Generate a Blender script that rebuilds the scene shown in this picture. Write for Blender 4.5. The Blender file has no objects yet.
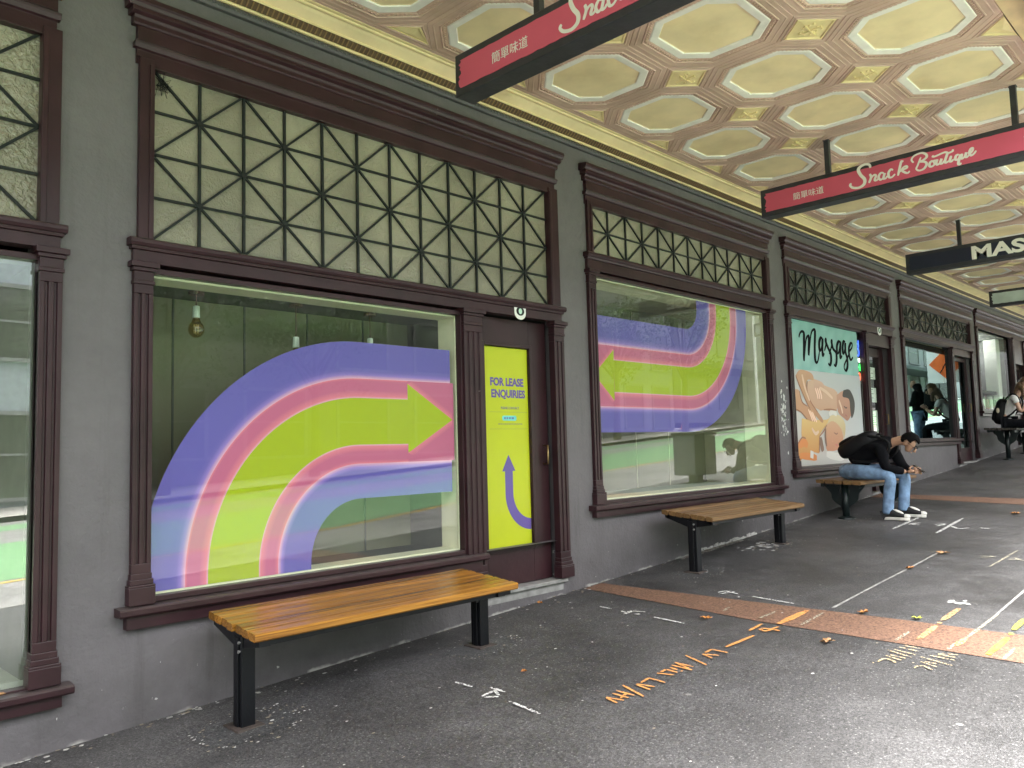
import bpy, bmesh, math, random
from mathutils import Vector, Matrix, noise
random.seed(7)
sc = bpy.context.scene
COL = sc.collection
R_ = math.radians

def G(x, y=0.0):
    """height of the sloping footpath"""
    x = max(-40.0, min(90.0, x))
    return .052 * x + .0105 * max(0.0, x - 8.0) + .02 * y

# ------------------------------------------------------------------ materials
MATS = {}
def mat(name, col, rough=.6, metal=0.0, var=.12, vscale=6.0, bump=0.0, bscale=60.0, spec=.5, stretch=None, coat=0.0, chip=None, dust=None, stain=None):
    if name in MATS: return MATS[name]
    m = bpy.data.materials.new(name); m.use_nodes = True
    nt = m.node_tree; N = nt.nodes; L = nt.links
    b = N['Principled BSDF']
    b.inputs['Roughness'].default_value = rough
    b.inputs['Metallic'].default_value = metal
    b.inputs['Specular IOR Level'].default_value = spec
    b.inputs['Coat Weight'].default_value = coat
    b.inputs['Coat Roughness'].default_value = .15
    tc = N.new('ShaderNodeTexCoord')
    src = tc.outputs['Object']
    if stretch:
        mp = N.new('ShaderNodeMapping'); mp.inputs['Scale'].default_value = stretch
        L.new(src, mp.inputs['Vector']); src = mp.outputs['Vector']
    nz = N.new('ShaderNodeTexNoise'); nz.inputs['Scale'].default_value = vscale; nz.inputs['Detail'].default_value = 6
    L.new(src, nz.inputs['Vector'])
    mr = N.new('ShaderNodeMapRange')
    mr.inputs['From Min'].default_value = .3; mr.inputs['From Max'].default_value = .7
    mr.inputs['To Min'].default_value = 1 - var; mr.inputs['To Max'].default_value = 1 + var
    L.new(nz.outputs['Fac'], mr.inputs['Value'])
    mx = N.new('ShaderNodeMix'); mx.data_type = 'RGBA'; mx.blend_type = 'MULTIPLY'
    mx.inputs['Factor'].default_value = 1
    mx.inputs['A'].default_value = (*col, 1)
    L.new(mr.outputs['Result'], mx.inputs['B'])
    out = mx.outputs['Result']
    def blend(fac, colr, out):
        q = N.new('ShaderNodeMix'); q.data_type = 'RGBA'; L.new(fac, q.inputs['Factor']); L.new(out, q.inputs['A']); q.inputs['B'].default_value = (*colr, 1)
        return q.outputs['Result']
    def thr(scale, lo, hi, amt, det=5, vec=None):
        q = N.new('ShaderNodeTexNoise'); q.inputs['Scale'].default_value = scale; q.inputs['Detail'].default_value = det; q.inputs['Roughness'].default_value = .65
        L.new(vec or src, q.inputs['Vector'])
        r = N.new('ShaderNodeMapRange'); r.inputs[1].default_value = lo; r.inputs[2].default_value = hi; r.inputs[4].default_value = amt; L.new(q.outputs['Fac'], r.inputs[0]); return r.outputs[0]
    if stain: out = blend(thr(stain[0], stain[1], stain[1]+.2, stain[2]), stain[3], out)
    if dust:
        ge = N.new('ShaderNodeNewGeometry'); sx = N.new('ShaderNodeSeparateXYZ'); L.new(ge.outputs['True Normal'], sx.inputs[0])
        r = N.new('ShaderNodeMapRange'); r.inputs[1].default_value = .35; r.inputs[2].default_value = .9; r.inputs[4].default_value = dust[0]; L.new(sx.outputs[2], r.inputs[0])
        out = blend(r.outputs[0], dust[1], out)
    if chip: out = blend(thr(chip[0], chip[1], chip[1]+.012, .85, 6), chip[2], out)
    L.new(out, b.inputs['Base Color'])
    if bump > 0:
        n2 = N.new('ShaderNodeTexNoise'); n2.inputs['Scale'].default_value = bscale; n2.inputs['Detail'].default_value = 4
        L.new(src, n2.inputs['Vector'])
        bp = N.new('ShaderNodeBump'); bp.inputs['Strength'].default_value = bump; bp.inputs['Distance'].default_value = .01
        L.new(n2.outputs['Fac'], bp.inputs['Height']); L.new(bp.outputs['Normal'], b.inputs['Normal'])
    MATS[name] = m
    return m

def mat_vcol(name, rough=.5, spec=.4):
    m = bpy.data.materials.new(name); m.use_nodes = True
    N = m.node_tree.nodes; L = m.node_tree.links; b = N['Principled BSDF']
    a = N.new('ShaderNodeVertexColor'); a.layer_name = 'Col'
    L.new(a.outputs['Color'], b.inputs['Base Color'])
    b.inputs['Roughness'].default_value = rough; b.inputs['Specular IOR Level'].default_value = spec
    MATS[name] = m; return m

def mat_glass(name, tint=(.93, .97, .94), ior=1.52, bump=0.0, gcol=(1,1,1)):
    m = bpy.data.materials.new(name); m.use_nodes = True
    nt = m.node_tree; N = nt.nodes; L = nt.links
    N.remove(N['Principled BSDF'])
    tr = N.new('ShaderNodeBsdfTransparent'); tr.inputs['Color'].default_value = (*tint, 1)
    gl = N.new('ShaderNodeBsdfGlossy'); gl.inputs['Roughness'].default_value = .004; gl.inputs['Color'].default_value = (*gcol, 1)
    fr = N.new('ShaderNodeFresnel'); fr.inputs['IOR'].default_value = ior
    # both faces of the sheet reflect: 2f/(1+f), carried by the face the ray meets first
    ge = N.new('ShaderNodeNewGeometry')
    def ma(op, a, c):
        n = N.new('ShaderNodeMath'); n.operation = op
        for i, q in enumerate((a, c)):
            if isinstance(q, (int, float)): n.inputs[i].default_value = q
            else: L.new(q, n.inputs[i])
        return n.outputs[0]
    two = ma('DIVIDE', ma('MULTIPLY', fr.outputs['Fac'], 2.0), ma('ADD', fr.outputs['Fac'], 1.0))
    fac = ma('MULTIPLY', two, ma('SUBTRACT', 1.0, ge.outputs['Backfacing']))
    mx = N.new('ShaderNodeMixShader')
    L.new(fac, mx.inputs['Fac']); L.new(tr.outputs[0], mx.inputs[1]); L.new(gl.outputs[0], mx.inputs[2])
    if bump > 0:
        tc = N.new('ShaderNodeTexCoord')
        n2 = N.new('ShaderNodeTexNoise'); n2.inputs['Scale'].default_value = 1.3; n2.inputs['Detail'].default_value = 1
        L.new(tc.outputs['Object'], n2.inputs['Vector'])
        bp = N.new('ShaderNodeBump'); bp.inputs['Strength'].default_value = bump; bp.inputs['Distance'].default_value = .01
        L.new(n2.outputs['Fac'], bp.inputs['Height']); L.new(bp.outputs['Normal'], gl.inputs['Normal'])
    L.new(mx.outputs[0], N['Material Output'].inputs['Surface'])
    MATS[name] = m; return m

def mat_emit(name, col, st):
    m = bpy.data.materials.new(name); m.use_nodes = True
    b = m.node_tree.nodes['Principled BSDF']
    b.inputs['Base Color'].default_value = (*col, 1)
    b.inputs['Emission Color'].default_value = (*col, 1); b.inputs['Emission Strength'].default_value = st
    MATS[name] = m; return m

# ------------------------------------------------------------------ mesh builder
class MB:
    def __init__(s): s.v = []; s.f = []; s.m = []; s.c = []
    def face(s, pts, m=0, cols=None):
        n = len(s.v); s.v += [tuple(p) for p in pts]
        s.f.append(tuple(range(n, n + len(pts)))); s.m.append(m); s.c.append(cols)
    def box(s, x0, x1, y0, y1, z0, z1, m=0, mw=None):
        p = [(x0,y0,z0),(x1,y0,z0),(x1,y1,z0),(x0,y1,z0),(x0,y0,z1),(x1,y0,z1),(x1,y1,z1),(x0,y1,z1)]
        if mw is not None: p = [tuple(mw @ Vector(q)) for q in p]
        n = len(s.v); s.v += p
        for q in ((0,3,2,1),(4,5,6,7),(0,1,5,4),(1,2,6,5),(2,3,7,6),(3,0,4,7)):
            s.f.append(tuple(n + i for i in q)); s.m.append(m); s.c.append(None)
    def prism(s, pts, vec, m=0, caps=True):
        """closed polygon (3-D points) swept along vec"""
        n = len(s.v); k = len(pts); vec = Vector(vec)
        s.v += [tuple(p) for p in pts] + [tuple(Vector(p) + vec) for p in pts]
        for i in range(k):
            j = (i + 1) % k
            s.f.append((n+i, n+j, n+k+j, n+k+i)); s.m.append(m); s.c.append(None)
        if caps:
            s.f.append(tuple(n+i for i in reversed(range(k)))); s.m.append(m); s.c.append(None)
            s.f.append(tuple(n+k+i for i in range(k))); s.m.append(m); s.c.append(None)
    def bar(s, a, b, w, d, up=(0,0,1), m=0):
        """rectangular bar from a to b, width w (across), depth d (along up x dir)"""
        a = Vector(a); b = Vector(b); t = (b-a).normalized(); u = Vector(up)
        sd = t.cross(u).normalized(); u = sd.cross(t).normalized()
        pts = [a + sd*(w/2)*i + u*(d/2)*j for i, j in ((-1,-1),(1,-1),(1,1),(-1,1))]
        s.prism(pts, b-a, m)
    def tube(s, path, r, n=8, m=0, caps=True):
        path = [Vector(p) for p in path]; K = len(path)
        rs = r if isinstance(r, (list, tuple)) else [r]*K
        base = len(s.v); prev = None
        for i, p in enumerate(path):
            t = (path[min(i+1,K-1)] - path[max(i-1,0)]).normalized()
            if prev is None:
                a = Vector((0,0,1)) if abs(t.z) < .9 else Vector((1,0,0))
                u = t.cross(a).normalized()
            else:
                u = (prev - t*prev.dot(t)).normalized()
            prev = u; w = t.cross(u)
            for k in range(n):
                an = 2*math.pi*k/n
                s.v.append(tuple(p + (u*math.cos(an) + w*math.sin(an))*rs[i]))
        for i in range(K-1):
            for k in range(n):
                k2 = (k+1) % n
                s.f.append((base+i*n+k, base+i*n+k2, base+(i+1)*n+k2, base+(i+1)*n+k)); s.m.append(m); s.c.append(None)
        if caps:
            s.f.append(tuple(base+k for k in reversed(range(n)))); s.m.append(m); s.c.append(None)
            s.f.append(tuple(base+(K-1)*n+k for k in range(n))); s.m.append(m); s.c.append(None)
    def ball(s, c, rx, ry=None, rz=None, seg=16, rings=10, m=0, rot=None, pw=1.0):
        ry = rx if ry is None else ry; rz = rx if rz is None else rz
        base = len(s.v); c = Vector(c)
        sp = lambda t: math.copysign(abs(t)**pw, t)
        for i in range(rings+1):
            th = math.pi*i/rings
            for k in range(seg):
                ph = 2*math.pi*k/seg
                p = Vector((rx*sp(math.sin(th))*sp(math.cos(ph)), ry*sp(math.sin(th))*sp(math.sin(ph)), rz*sp(math.cos(th))))
                if rot is not None: p = rot @ p
                s.v.append(tuple(c+p))
        for i in range(rings):
            for k in range(seg):
                k2 = (k+1) % seg
                s.f.append((base+i*seg+k, base+(i+1)*seg+k, base+(i+1)*seg+k2, base+i*seg+k2)); s.m.append(m); s.c.append(None)
    def mesh(s, name, mats, smooth=False, weld=False):
        me = bpy.data.meshes.new(name)
        me.from_pydata(s.v, [], s.f)
        for mm in mats: me.materials.append(mm)
        me.polygons.foreach_set('material_index', s.m)
        if any(c is not None for c in s.c):
            ca = me.color_attributes.new('Col', 'FLOAT_COLOR', 'CORNER')
            i = 0
            for f, c in zip(s.f, s.c):
                for k in range(len(f)):
                    col = c[k] if c is not None and isinstance(c[0], (tuple, list)) else (c if c is not None else (.5,.5,.5))
                    ca.data[i].color = (*col, 1); i += 1
        if weld or smooth:
            bm = bmesh.new(); bm.from_mesh(me)
            if weld: bmesh.ops.remove_doubles(bm, verts=bm.verts, dist=1e-5)
            bmesh.ops.recalc_face_normals(bm, faces=bm.faces)
            bm.to_mesh(me); bm.free()
        if smooth:
            me.polygons.foreach_set('use_smooth', [True]*len(me.polygons))
        me.update()
        return me
    def build(s, name, mats, parent=None, smooth=False, bevel=0.0, weld=False, loc=None):
        mats = mats if isinstance(mats, (list, tuple)) else [mats]
        o = bpy.data.objects.new(name, s.mesh(name, mats, smooth, weld)); COL.objects.link(o)
        attach(o, parent)
        if bevel:
            b = o.modifiers.new('bevel', 'BEVEL'); b.width = bevel; b.segments = 2; b.limit_method = 'ANGLE'; b.angle_limit = R_(40)
        return o

def attach(o, parent):
    if parent is not None:
        o.parent = parent
        o.matrix_parent_inverse = world_of(parent).inverted()

def world_of(o):
    if o.parent is None: return o.matrix_basis.copy()
    return world_of(o.parent) @ o.matrix_parent_inverse @ o.matrix_basis

def tag(o, label, cat, group=None):
    o['label'] = label; o['category'] = cat
    if group: o['group'] = group
    return o
def thing(name, label, cat, loc=(0,0,0), group=None):
    o = bpy.data.objects.new(name, None); o.empty_display_size = .2; COL.objects.link(o)
    o.location = loc
    return tag(o, label, cat, group)
def struct(o): o['kind'] = 'structure'; return o

def catmull(pts, n=6):
    P = [Vector(p) for p in pts]
    if len(P) < 3: return P
    out = []
    for i in range(len(P)-1):
        p0 = P[max(i-1,0)]; p1 = P[i]; p2 = P[i+1]; p3 = P[min(i+2,len(P)-1)]
        for k in range(n):
            t = k/n
            out.append(.5*((2*p1) + (p2-p0)*t + (2*p0-5*p1+4*p2-p3)*t*t + (3*p1-p0-3*p2+p3)*t**3))
    out.append(P[-1]); return out

LIFT = [0]
def ribbon(mb, pts, w, to3, m=0, wob=0.0, lift=None, down=0.0):
    """flat brush stroke along 2-D pts; down widens steep strokes (brush lettering)"""
    K = len(pts); L = []; Rr = []
    for i, p in enumerate(pts):
        t = (Vector(pts[min(i+1,K-1)]) - Vector(pts[max(i-1,0)]))
        if t.length < 1e-9: t = Vector((1,0))
        t.normalize(); n = Vector((-t.y, t.x))
        ww = w*(1 + wob*(noise.noise((p[0]*40, p[1]*40, 3.1))))
        ww *= 1 + down*max(0, -t.y)
        e = min(i, K-1-i)/max(1, min(4, K-1))
        ww *= (.65 + .35*min(1, e*2)) if K > 4 else 1
        L.append(Vector(p)+n*ww/2); Rr.append(Vector(p)-n*ww/2)
    for i in range(K-1):
        LIFT[0] += 1; dz = Vector(lift or (0,0,0))*(LIFT[0] % 400)*4e-6      # crossing strokes never share a plane
        mb.face([Vector(to3(q))+dz for q in (L[i], Rr[i], Rr[i+1], L[i+1])], m)

def text_mesh(body, size, extrude=.002, bold=0.0, align='CENTER', xs=1.0):
    cu = bpy.data.curves.new('lettering', 'FONT'); cu.body = body; cu.size = size
    cu.extrude = extrude; cu.offset = bold; cu.align_x = align; cu.align_y = 'CENTER'; cu.resolution_u = 4
    o = bpy.data.objects.new('lettering', cu); COL.objects.link(o)
    dg = bpy.context.evaluated_depsgraph_get(); dg.update()
    me = bpy.data.meshes.new_from_object(o.evaluated_get(dg))
    bpy.data.objects.remove(o); bpy.data.curves.remove(cu)
    for v in me.vertices: v.co.x *= xs
    return me
def place_text(name, body, size, origin, xdir, ydir, m, parent, **k):
    me = text_mesh(body, size, **k)
    X = Vector(xdir).normalized(); Y = Vector(ydir).normalized(); Z = X.cross(Y)
    M = Matrix((X, Y, Z)).transposed().to_4x4(); M.translation = Vector(origin)
    me.transform(M); me.materials.clear(); me.materials.append(m)
    o = bpy.data.objects.new(name, me); COL.objects.link(o); attach(o, parent); return o

def skin(name, V, E, root, m, parent=None, sub=2, extra=None):
    """grow one smooth continuous surface over a jointed skeleton"""
    names = list(V); ix = {n: i for i, n in enumerate(names)}
    me = bpy.data.meshes.new(name)
    me.from_pydata([V[n][:3] for n in names], [(ix[a], ix[b]) for a, b in E], [])
    o = bpy.data.objects.new(name, me); COL.objects.link(o)
    sk = o.modifiers.new('skin', 'SKIN'); sk.use_smooth_shade = True; sk.branch_smoothing = .6
    if not me.skin_vertices: pass
    ly = me.skin_vertices[0] if me.skin_vertices else None
    if ly is None:
        bm = bmesh.new(); bm.from_mesh(me); bm.verts.layers.skin.verify(); bm.to_mesh(me); bm.free()
        ly = me.skin_vertices[0]
    for n in names:
        r = V[n][3]; ly.data[ix[n]].radius = r if isinstance(r, (tuple, list)) else (r, r)
        ly.data[ix[n]].use_root = (n == root)
    ss = o.modifiers.new('sub', 'SUBSURF'); ss.levels = sub; ss.render_levels = sub
    dg = bpy.context.evaluated_depsgraph_get(); dg.update()
    nm = bpy.data.meshes.new_from_object(o.evaluated_get(dg))
    bpy.data.objects.remove(o); bpy.data.meshes.remove(me)
    if extra:
        bm = bmesh.new(); bm.from_mesh(nm)
        for e in extra: bm.from_mesh(e)
        bm.to_mesh(nm); bm.free()
    nm.materials.clear(); nm.materials.append(m)
    nm.polygons.foreach_set('use_smooth', [True]*len(nm.polygons))
    nm.name = name
    if parent is False: return nm
    o = bpy.data.objects.new(name, nm); COL.objects.link(o); attach(o, parent)
    return o

EXPOSURE = 3.1
# ------------------------------------------------------------------ camera, light, sky
yaw, pit, rol, FPX = .798348925, .0807683309, -.0271587356, 801.278275
cy, sy, cp, sp_ = math.cos(yaw), math.sin(yaw), math.cos(pit), math.sin(pit)
fw = Vector((sy*cp, cy*cp, sp_)); r0 = Vector((cy, -sy, 0)); u0 = r0.cross(fw)
rt = r0*math.cos(rol) + u0*math.sin(rol); upv = -r0*math.sin(rol) + u0*math.cos(rol)
cam = bpy.data.cameras.new('camera'); cam.sensor_width = 36; cam.lens = FPX/1024*36; cam.clip_end = 3000; cam.clip_start = .02
co = bpy.data.objects.new('camera', cam); COL.objects.link(co)
M = Matrix((rt, upv, -fw)).transposed().to_4x4(); M.translation = (0, -4.4, 1.46); co.matrix_world = M
sc.camera = co

SUN_EL, SUN_AZ = 79, 262      # azimuth the light comes from, measured from +x; the street lies towards 270
w = bpy.data.worlds.new('World'); sc.world = w; w.use_nodes = True
N = w.node_tree.nodes; L = w.node_tree.links
sky = N.new('ShaderNodeTexSky'); sky.sky_type = 'NISHITA'; sky.sun_disc = False
sky.sun_elevation = R_(SUN_EL); sky.sun_rotation = R_(90 - SUN_AZ); sky.air_density = 1.0; sky.dust_density = 6.0; sky.ozone_density = 1.0
hs = N.new('ShaderNodeHueSaturation'); hs.inputs['Saturation'].default_value = .12
bg = N['Background']; bg.inputs['Strength'].default_value = .15
L.new(sky.outputs[0], hs.inputs['Color']); L.new(hs.outputs[0], bg.inputs['Color'])
sl = bpy.data.lights.new('sun', 'SUN'); sl.energy = 1.15; sl.angle = R_(17); sl.color = (1, .97, .92)
so = bpy.data.objects.new('sun', sl); COL.objects.link(so)
dirn = Vector((math.cos(R_(SUN_AZ))*math.cos(R_(SUN_EL)), math.sin(R_(SUN_AZ))*math.cos(R_(SUN_EL)), math.sin(R_(SUN_EL))))
so.rotation_euler = dirn.to_track_quat('Z', 'Y').to_euler()
sc.view_settings.view_transform = 'Standard'; sc.view_settings.look = 'None'
sc.view_settings.exposure = EXPOSURE; sc.view_settings.gamma = 1; sc.view_settings.use_curve_mapping = False
sc.cycles.use_denoising = True; sc.cycles.max_bounces = 10; sc.cycles.diffuse_bounces = 5
sc.cycles.transparent_max_bounces = 24; sc.cycles.caustics_reflective = False; sc.cycles.caustics_refractive = False
sc.cycles.sample_clamp_indirect = 6

# ------------------------------------------------------------------ materials
def asphalt(name, base, damp=True, gum=.0, tintv=.35):
    m = bpy.data.materials.new(name); m.use_nodes = True
    nt = m.node_tree; N = nt.nodes; L = nt.links; b = N['Principled BSDF']
    tc = N.new('ShaderNodeTexCoord'); O = tc.outputs['Object']
    def nz(scale, det=5, rough=.6):
        n = N.new('ShaderNodeTexNoise'); n.inputs['Scale'].default_value = scale; n.inputs['Detail'].default_value = det
        n.inputs['Roughness'].default_value = rough; L.new(O, n.inputs['Vector']); return n.outputs['Fac']
    def mr(v, a, c, d, e):
        n = N.new('ShaderNodeMapRange'); n.inputs[1].default_value = a; n.inputs[2].default_value = c
        n.inputs[3].default_value = d; n.inputs[4].default_value = e; L.new(v, n.inputs[0]); return n.outputs[0]
    def mul(a, c):
        n = N.new('ShaderNodeMath'); n.operation = 'MULTIPLY'; L.new(a, n.inputs[0]); L.new(c, n.inputs[1]); return n.outputs[0]
    big = mr(nz(.9, 6), .3, .7, 1-tintv, 1+tintv)
    mid = mr(nz(7, 5), .3, .7, .86, 1.14)
    fine = mr(nz(150, 3, .75), .3, .7, .3, 1.8)
    grain = mr(nz(60, 4, .8), .34, .66, .45, 1.7)
    v = mul(mul(mul(big, mid), fine), grain)
    mx = N.new('ShaderNodeMix'); mx.data_type = 'RGBA'; mx.blend_type = 'MULTIPLY'; mx.inputs['Factor'].default_value = 1
    mx.inputs['A'].default_value = (*base, 1); L.new(v, mx.inputs['B'])
    out = mx.outputs['Result']
    # pale stones in the aggregate
    vo = N.new('ShaderNodeTexVoronoi'); vo.inputs['Scale'].default_value = 75; L.new(O, vo.inputs['Vector'])
    st = N.new('ShaderNodeSeparateColor'); L.new(vo.outputs['Color'], st.inputs[0])
    stone = mul(mr(st.outputs[0], .84, .9, 0, 1), mr(vo.outputs['Distance'], .25, .4, .8, 0))
    m2 = N.new('ShaderNodeMix'); m2.data_type = 'RGBA'; L.new(stone, m2.inputs['Factor'])
    L.new(out, m2.inputs['A']); m2.inputs['B'].default_value = (.2, .195, .19, 1); out = m2.outputs['Result']
    if gum:
        v2 = N.new('ShaderNodeTexVoronoi'); v2.inputs['Scale'].default_value = 2.6; L.new(O, v2.inputs['Vector'])
        s2 = N.new('ShaderNodeSeparateColor'); L.new(v2.outputs['Color'], s2.inputs[0])
        g = mul(mr(s2.outputs[1], 1-gum, 1-gum+.02, 0, 1), mr(v2.outputs['Distance'], .035, .05, 1, 0))
        m3 = N.new('ShaderNodeMix'); m3.data_type = 'RGBA'; L.new(g, m3.inputs['Factor'])
        L.new(out, m3.inputs['A']); m3.inputs['B'].default_value = (.17, .165, .16, 1); out = m3.outputs['Result']
        v4 = N.new('ShaderNodeTexVoronoi'); v4.inputs['Scale'].default_value = 3.7; L.new(O, v4.inputs['Vector'])
        s4 = N.new('ShaderNodeSeparateColor'); L.new(v4.outputs['Color'], s4.inputs[0])
        g = mul(mr(s4.outputs[2], .55, .57, 0, .7), mr(v4.outputs['Distance'], .05, .09, 1, 0))
        m4 = N.new('ShaderNodeMix'); m4.data_type = 'RGBA'; L.new(g, m4.inputs['Factor'])
        L.new(out, m4.inputs['A']); m4.inputs['B'].default_value = (.02, .02, .021, 1); out = m4.outputs['Result']
    L.new(out, b.inputs['Base Color'])
    rr = mr(nz(.7, 4), .35, .65, .34, .68)
    L.new(rr, b.inputs['Roughness'])
    bp = N.new('ShaderNodeBump'); bp.inputs['Strength'].default_value = .55; bp.inputs['Distance'].default_value = .006
    L.new(nz(130, 3, .7), bp.inputs['Height']); L.new(bp.outputs['Normal'], b.inputs['Normal'])
    MATS[name] = m; return m

def wall_mat():
    m = bpy.data.materials.new('grey_render_paint'); m.use_nodes = True
    nt = m.node_tree; N = nt.nodes; L = nt.links; b = N['Principled BSDF']
    tc = N.new('ShaderNodeTexCoord'); O = tc.outputs['Object']
    def nz(scale, det=5, rough=.6, src=O):
        n = N.new('ShaderNodeTexNoise'); n.inputs['Scale'].default_value = scale; n.inputs['Detail'].default_value = det
        n.inputs['Roughness'].default_value = rough; L.new(src, n.inputs['Vector']); return n.outputs['Fac']
    def mr(v, a, c, d, e):
        n = N.new('ShaderNodeMapRange'); n.inputs[1].default_value = a; n.inputs[2].default_value = c
        n.inputs[3].default_value = d; n.inputs[4].default_value = e; L.new(v, n.inputs[0]); return n.outputs[0]
    def ma(op, a, c):
        n = N.new('ShaderNodeMath'); n.operation = op
        for i, q in enumerate((a, c)):
            if isinstance(q, (int, float)): n.inputs[i].default_value = q
            else: L.new(q, n.inputs[i])
        return n.outputs[0]
    sx = N.new('ShaderNodeSeparateXYZ'); L.new(O, sx.inputs[0])
    # height above the sloping footpath
    extra = ma('MULTIPLY', ma('MAXIMUM', ma('SUBTRACT', sx.outputs[0], 8.0), 0.0), .0105)
    h = ma('SUBTRACT', ma('SUBTRACT', sx.outputs[2], ma('MULTIPLY', sx.outputs[0], .052)), extra)
    v = ma('MULTIPLY', mr(nz(.8, 7), .3, .7, .82, 1.16), mr(nz(14, 4), .3, .7, .95, 1.05))
    mx = N.new('ShaderNodeMix'); mx.data_type = 'RGBA'; mx.blend_type = 'MULTIPLY'; mx.inputs['Factor'].default_value = 1
    mx.inputs['A'].default_value = (.127, .117, .124, 1); L.new(v, mx.inputs['B']); out = mx.outputs['Result']
    # splash dirt low down and scuffs, then chips of white underpaint near the foot of the wall
    dirt = ma('MULTIPLY', mr(h, 0, .35, 1, 0), mr(nz(5, 6), .35, .7, 0, .75))
    d1 = N.new('ShaderNodeMix'); d1.data_type = 'RGBA'; L.new(dirt, d1.inputs['Factor']); L.new(out, d1.inputs['A'])
    d1.inputs['B'].default_value = (.07, .066, .066, 1); out = d1.outputs['Result']
    chip = ma('MULTIPLY', mr(nz(11, 5, .62), .665, .685, 0, 1), mr(h, .02, .42, 1, 0))
    d2 = N.new('ShaderNodeMix'); d2.data_type = 'RGBA'; L.new(ma('MINIMUM', ma('MULTIPLY', chip, 3), .85), d2.inputs['Factor']); L.new(out, d2.inputs['A'])
    d2.inputs['B'].default_value = (.55, .54, .52, 1); out = d2.outputs['Result']
    # ragged pale strip where paint stops at the paving
    mp = N.new('ShaderNodeMapping'); mp.inputs['Scale'].default_value = (5, 1, .35); L.new(O, mp.inputs['Vector'])
    drip = ma('MULTIPLY', mr(nz(2.2, 6, .6, mp.outputs[0]), .56, .72, 0, .5), mr(h, 3.6, .2, .5, 1))
    d5 = N.new('ShaderNodeMix'); d5.data_type = 'RGBA'; L.new(drip, d5.inputs['Factor']); L.new(out, d5.inputs['A']); d5.inputs['B'].default_value = (.075, .07, .07, 1); out = d5.outputs['Result']
    scuff = ma('MULTIPLY', mr(nz(24, 5, .7), .66, .70, 0, .5), mr(h, .0, 1.6, 1, .1))
    d6 = N.new('ShaderNodeMix'); d6.data_type = 'RGBA'; L.new(scuff, d6.inputs['Factor']); L.new(out, d6.inputs['A']); d6.inputs['B'].default_value = (.30, .29, .285, 1); out = d6.outputs['Result']
    edge = ma('MULTIPLY', mr(ma('ADD', h, ma('MULTIPLY', nz(9, 4), .05)), .028, .042, 1, 0), mr(nz(3, 3), .48, .56, 0, .8))
    d3 = N.new('ShaderNodeMix'); d3.data_type = 'RGBA'; L.new(edge, d3.inputs['Factor']); L.new(out, d3.inputs['A'])
    d3.inputs['B'].default_value = (.42, .41, .38, 1); out = d3.outputs['Result']
    L.new(out, b.inputs['Base Color'])
    b.inputs['Roughness'].default_value = .55; b.inputs['Specular IOR Level'].default_value = .35
    bp = N.new('ShaderNodeBump'); bp.inputs['Strength'].default_value = .45; bp.inputs['Distance'].default_value = .012
    L.new(ma('ADD', nz(38, 5), ma('MULTIPLY', nz(2.5, 3), 2.0)), bp.inputs['Height']); L.new(bp.outputs['Normal'], b.inputs['Normal'])
    MATS['wall'] = m; return m

M_ASPH = asphalt('footpath_asphalt', (.052, .0505, .051), gum=.4, tintv=.5)
M_ROAD = asphalt('road_asphalt', (.21, .205, .195), tintv=.15)
M_WALL = wall_mat()
M_WOOD = mat('maroon_gloss_paint', (.030, .0115, .0145), rough=.36, spec=.32, var=.28, vscale=4, bump=.14, bscale=22, chip=(16, .735, (.30,.26,.24)), dust=(.45, (.13,.115,.11)))
M_LEAD = mat('lattice_grey_green', (.012, .015, .0145), rough=.55, spec=.3, bump=.1)
M_CREAM = mat('cream_reveal_paint', (.86, .78, .60), rough=.5, var=.08)
M_GLASS = mat_glass('window_glass', ior=1.39, bump=.012)
M_GLASS_L = mat_glass('low_glare_glass', ior=1.10, bump=.012)
M_GLASS_C = mat_glass('clean_glass', ior=1.035)
M_GLASS_B = mat_glass('bright_reflecting_glass', ior=2.1, bump=.012)
M_GLASS_T = mat_glass('teal_film_glass', tint=(.55, .68, .66), ior=1.75, gcol=(.62,.85,.83))
M_BOARD = mat('olive_backing_board', (.165, .155, .095), rough=.6, var=.12, vscale=2, bump=.1, bscale=8)
M_DARK = mat('dark_interior', (.02, .022, .022), rough=.7)
M_BLACK = mat('black_powder_coat', (.004, .0045, .006), rough=.34, spec=.3, bump=.08, bscale=90)
M_GREENBLK = mat('green_black_paint', (.006, .011, .011), rough=.35, spec=.35)
M_WHITE = mat('white_paint', (.78, .78, .76), rough=.5, var=.06)
M_BRICK = mat('terracotta_aggregate', (.155, .083, .052), rough=.7, var=.6, vscale=60, bump=.5, bscale=150, chip=(90, .70, (.5,.46,.4)))
M_CONC = mat('grey_concrete', (.27, .265, .25), rough=.8, var=.2, vscale=5, bump=.3, bscale=60)

def pane_mat(name, col, amt, bs=62):
    """obscured rolled glass: clear coat over a cloudy body, rippled surface"""
    m = mat(name, col, rough=.22, var=.3, vscale=1.6, bump=.0, spec=.7, stain=(3.1, .52, .4, tuple(c*.62 for c in col)))
    N = m.node_tree.nodes; L = m.node_tree.links; b = N['Principled BSDF']
    tc = N.new('ShaderNodeTexCoord')
    n2 = N.new('ShaderNodeTexNoise'); n2.inputs['Scale'].default_value = bs; n2.inputs['Detail'].default_value = 2
    n2.inputs['Distortion'].default_value = .6
    L.new(tc.outputs['Object'], n2.inputs['Vector'])
    bp = N.new('ShaderNodeBump'); bp.inputs['Strength'].default_value = amt; bp.inputs['Distance'].default_value = .02
    L.new(n2.outputs['Fac'], bp.inputs['Height']); L.new(bp.outputs['Normal'], b.inputs['Normal'])
    return m
M_PANE = pane_mat('obscured_glass', (.25, .23, .17), .4)  # body colour also carries the reflection of the cream ceiling
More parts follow.
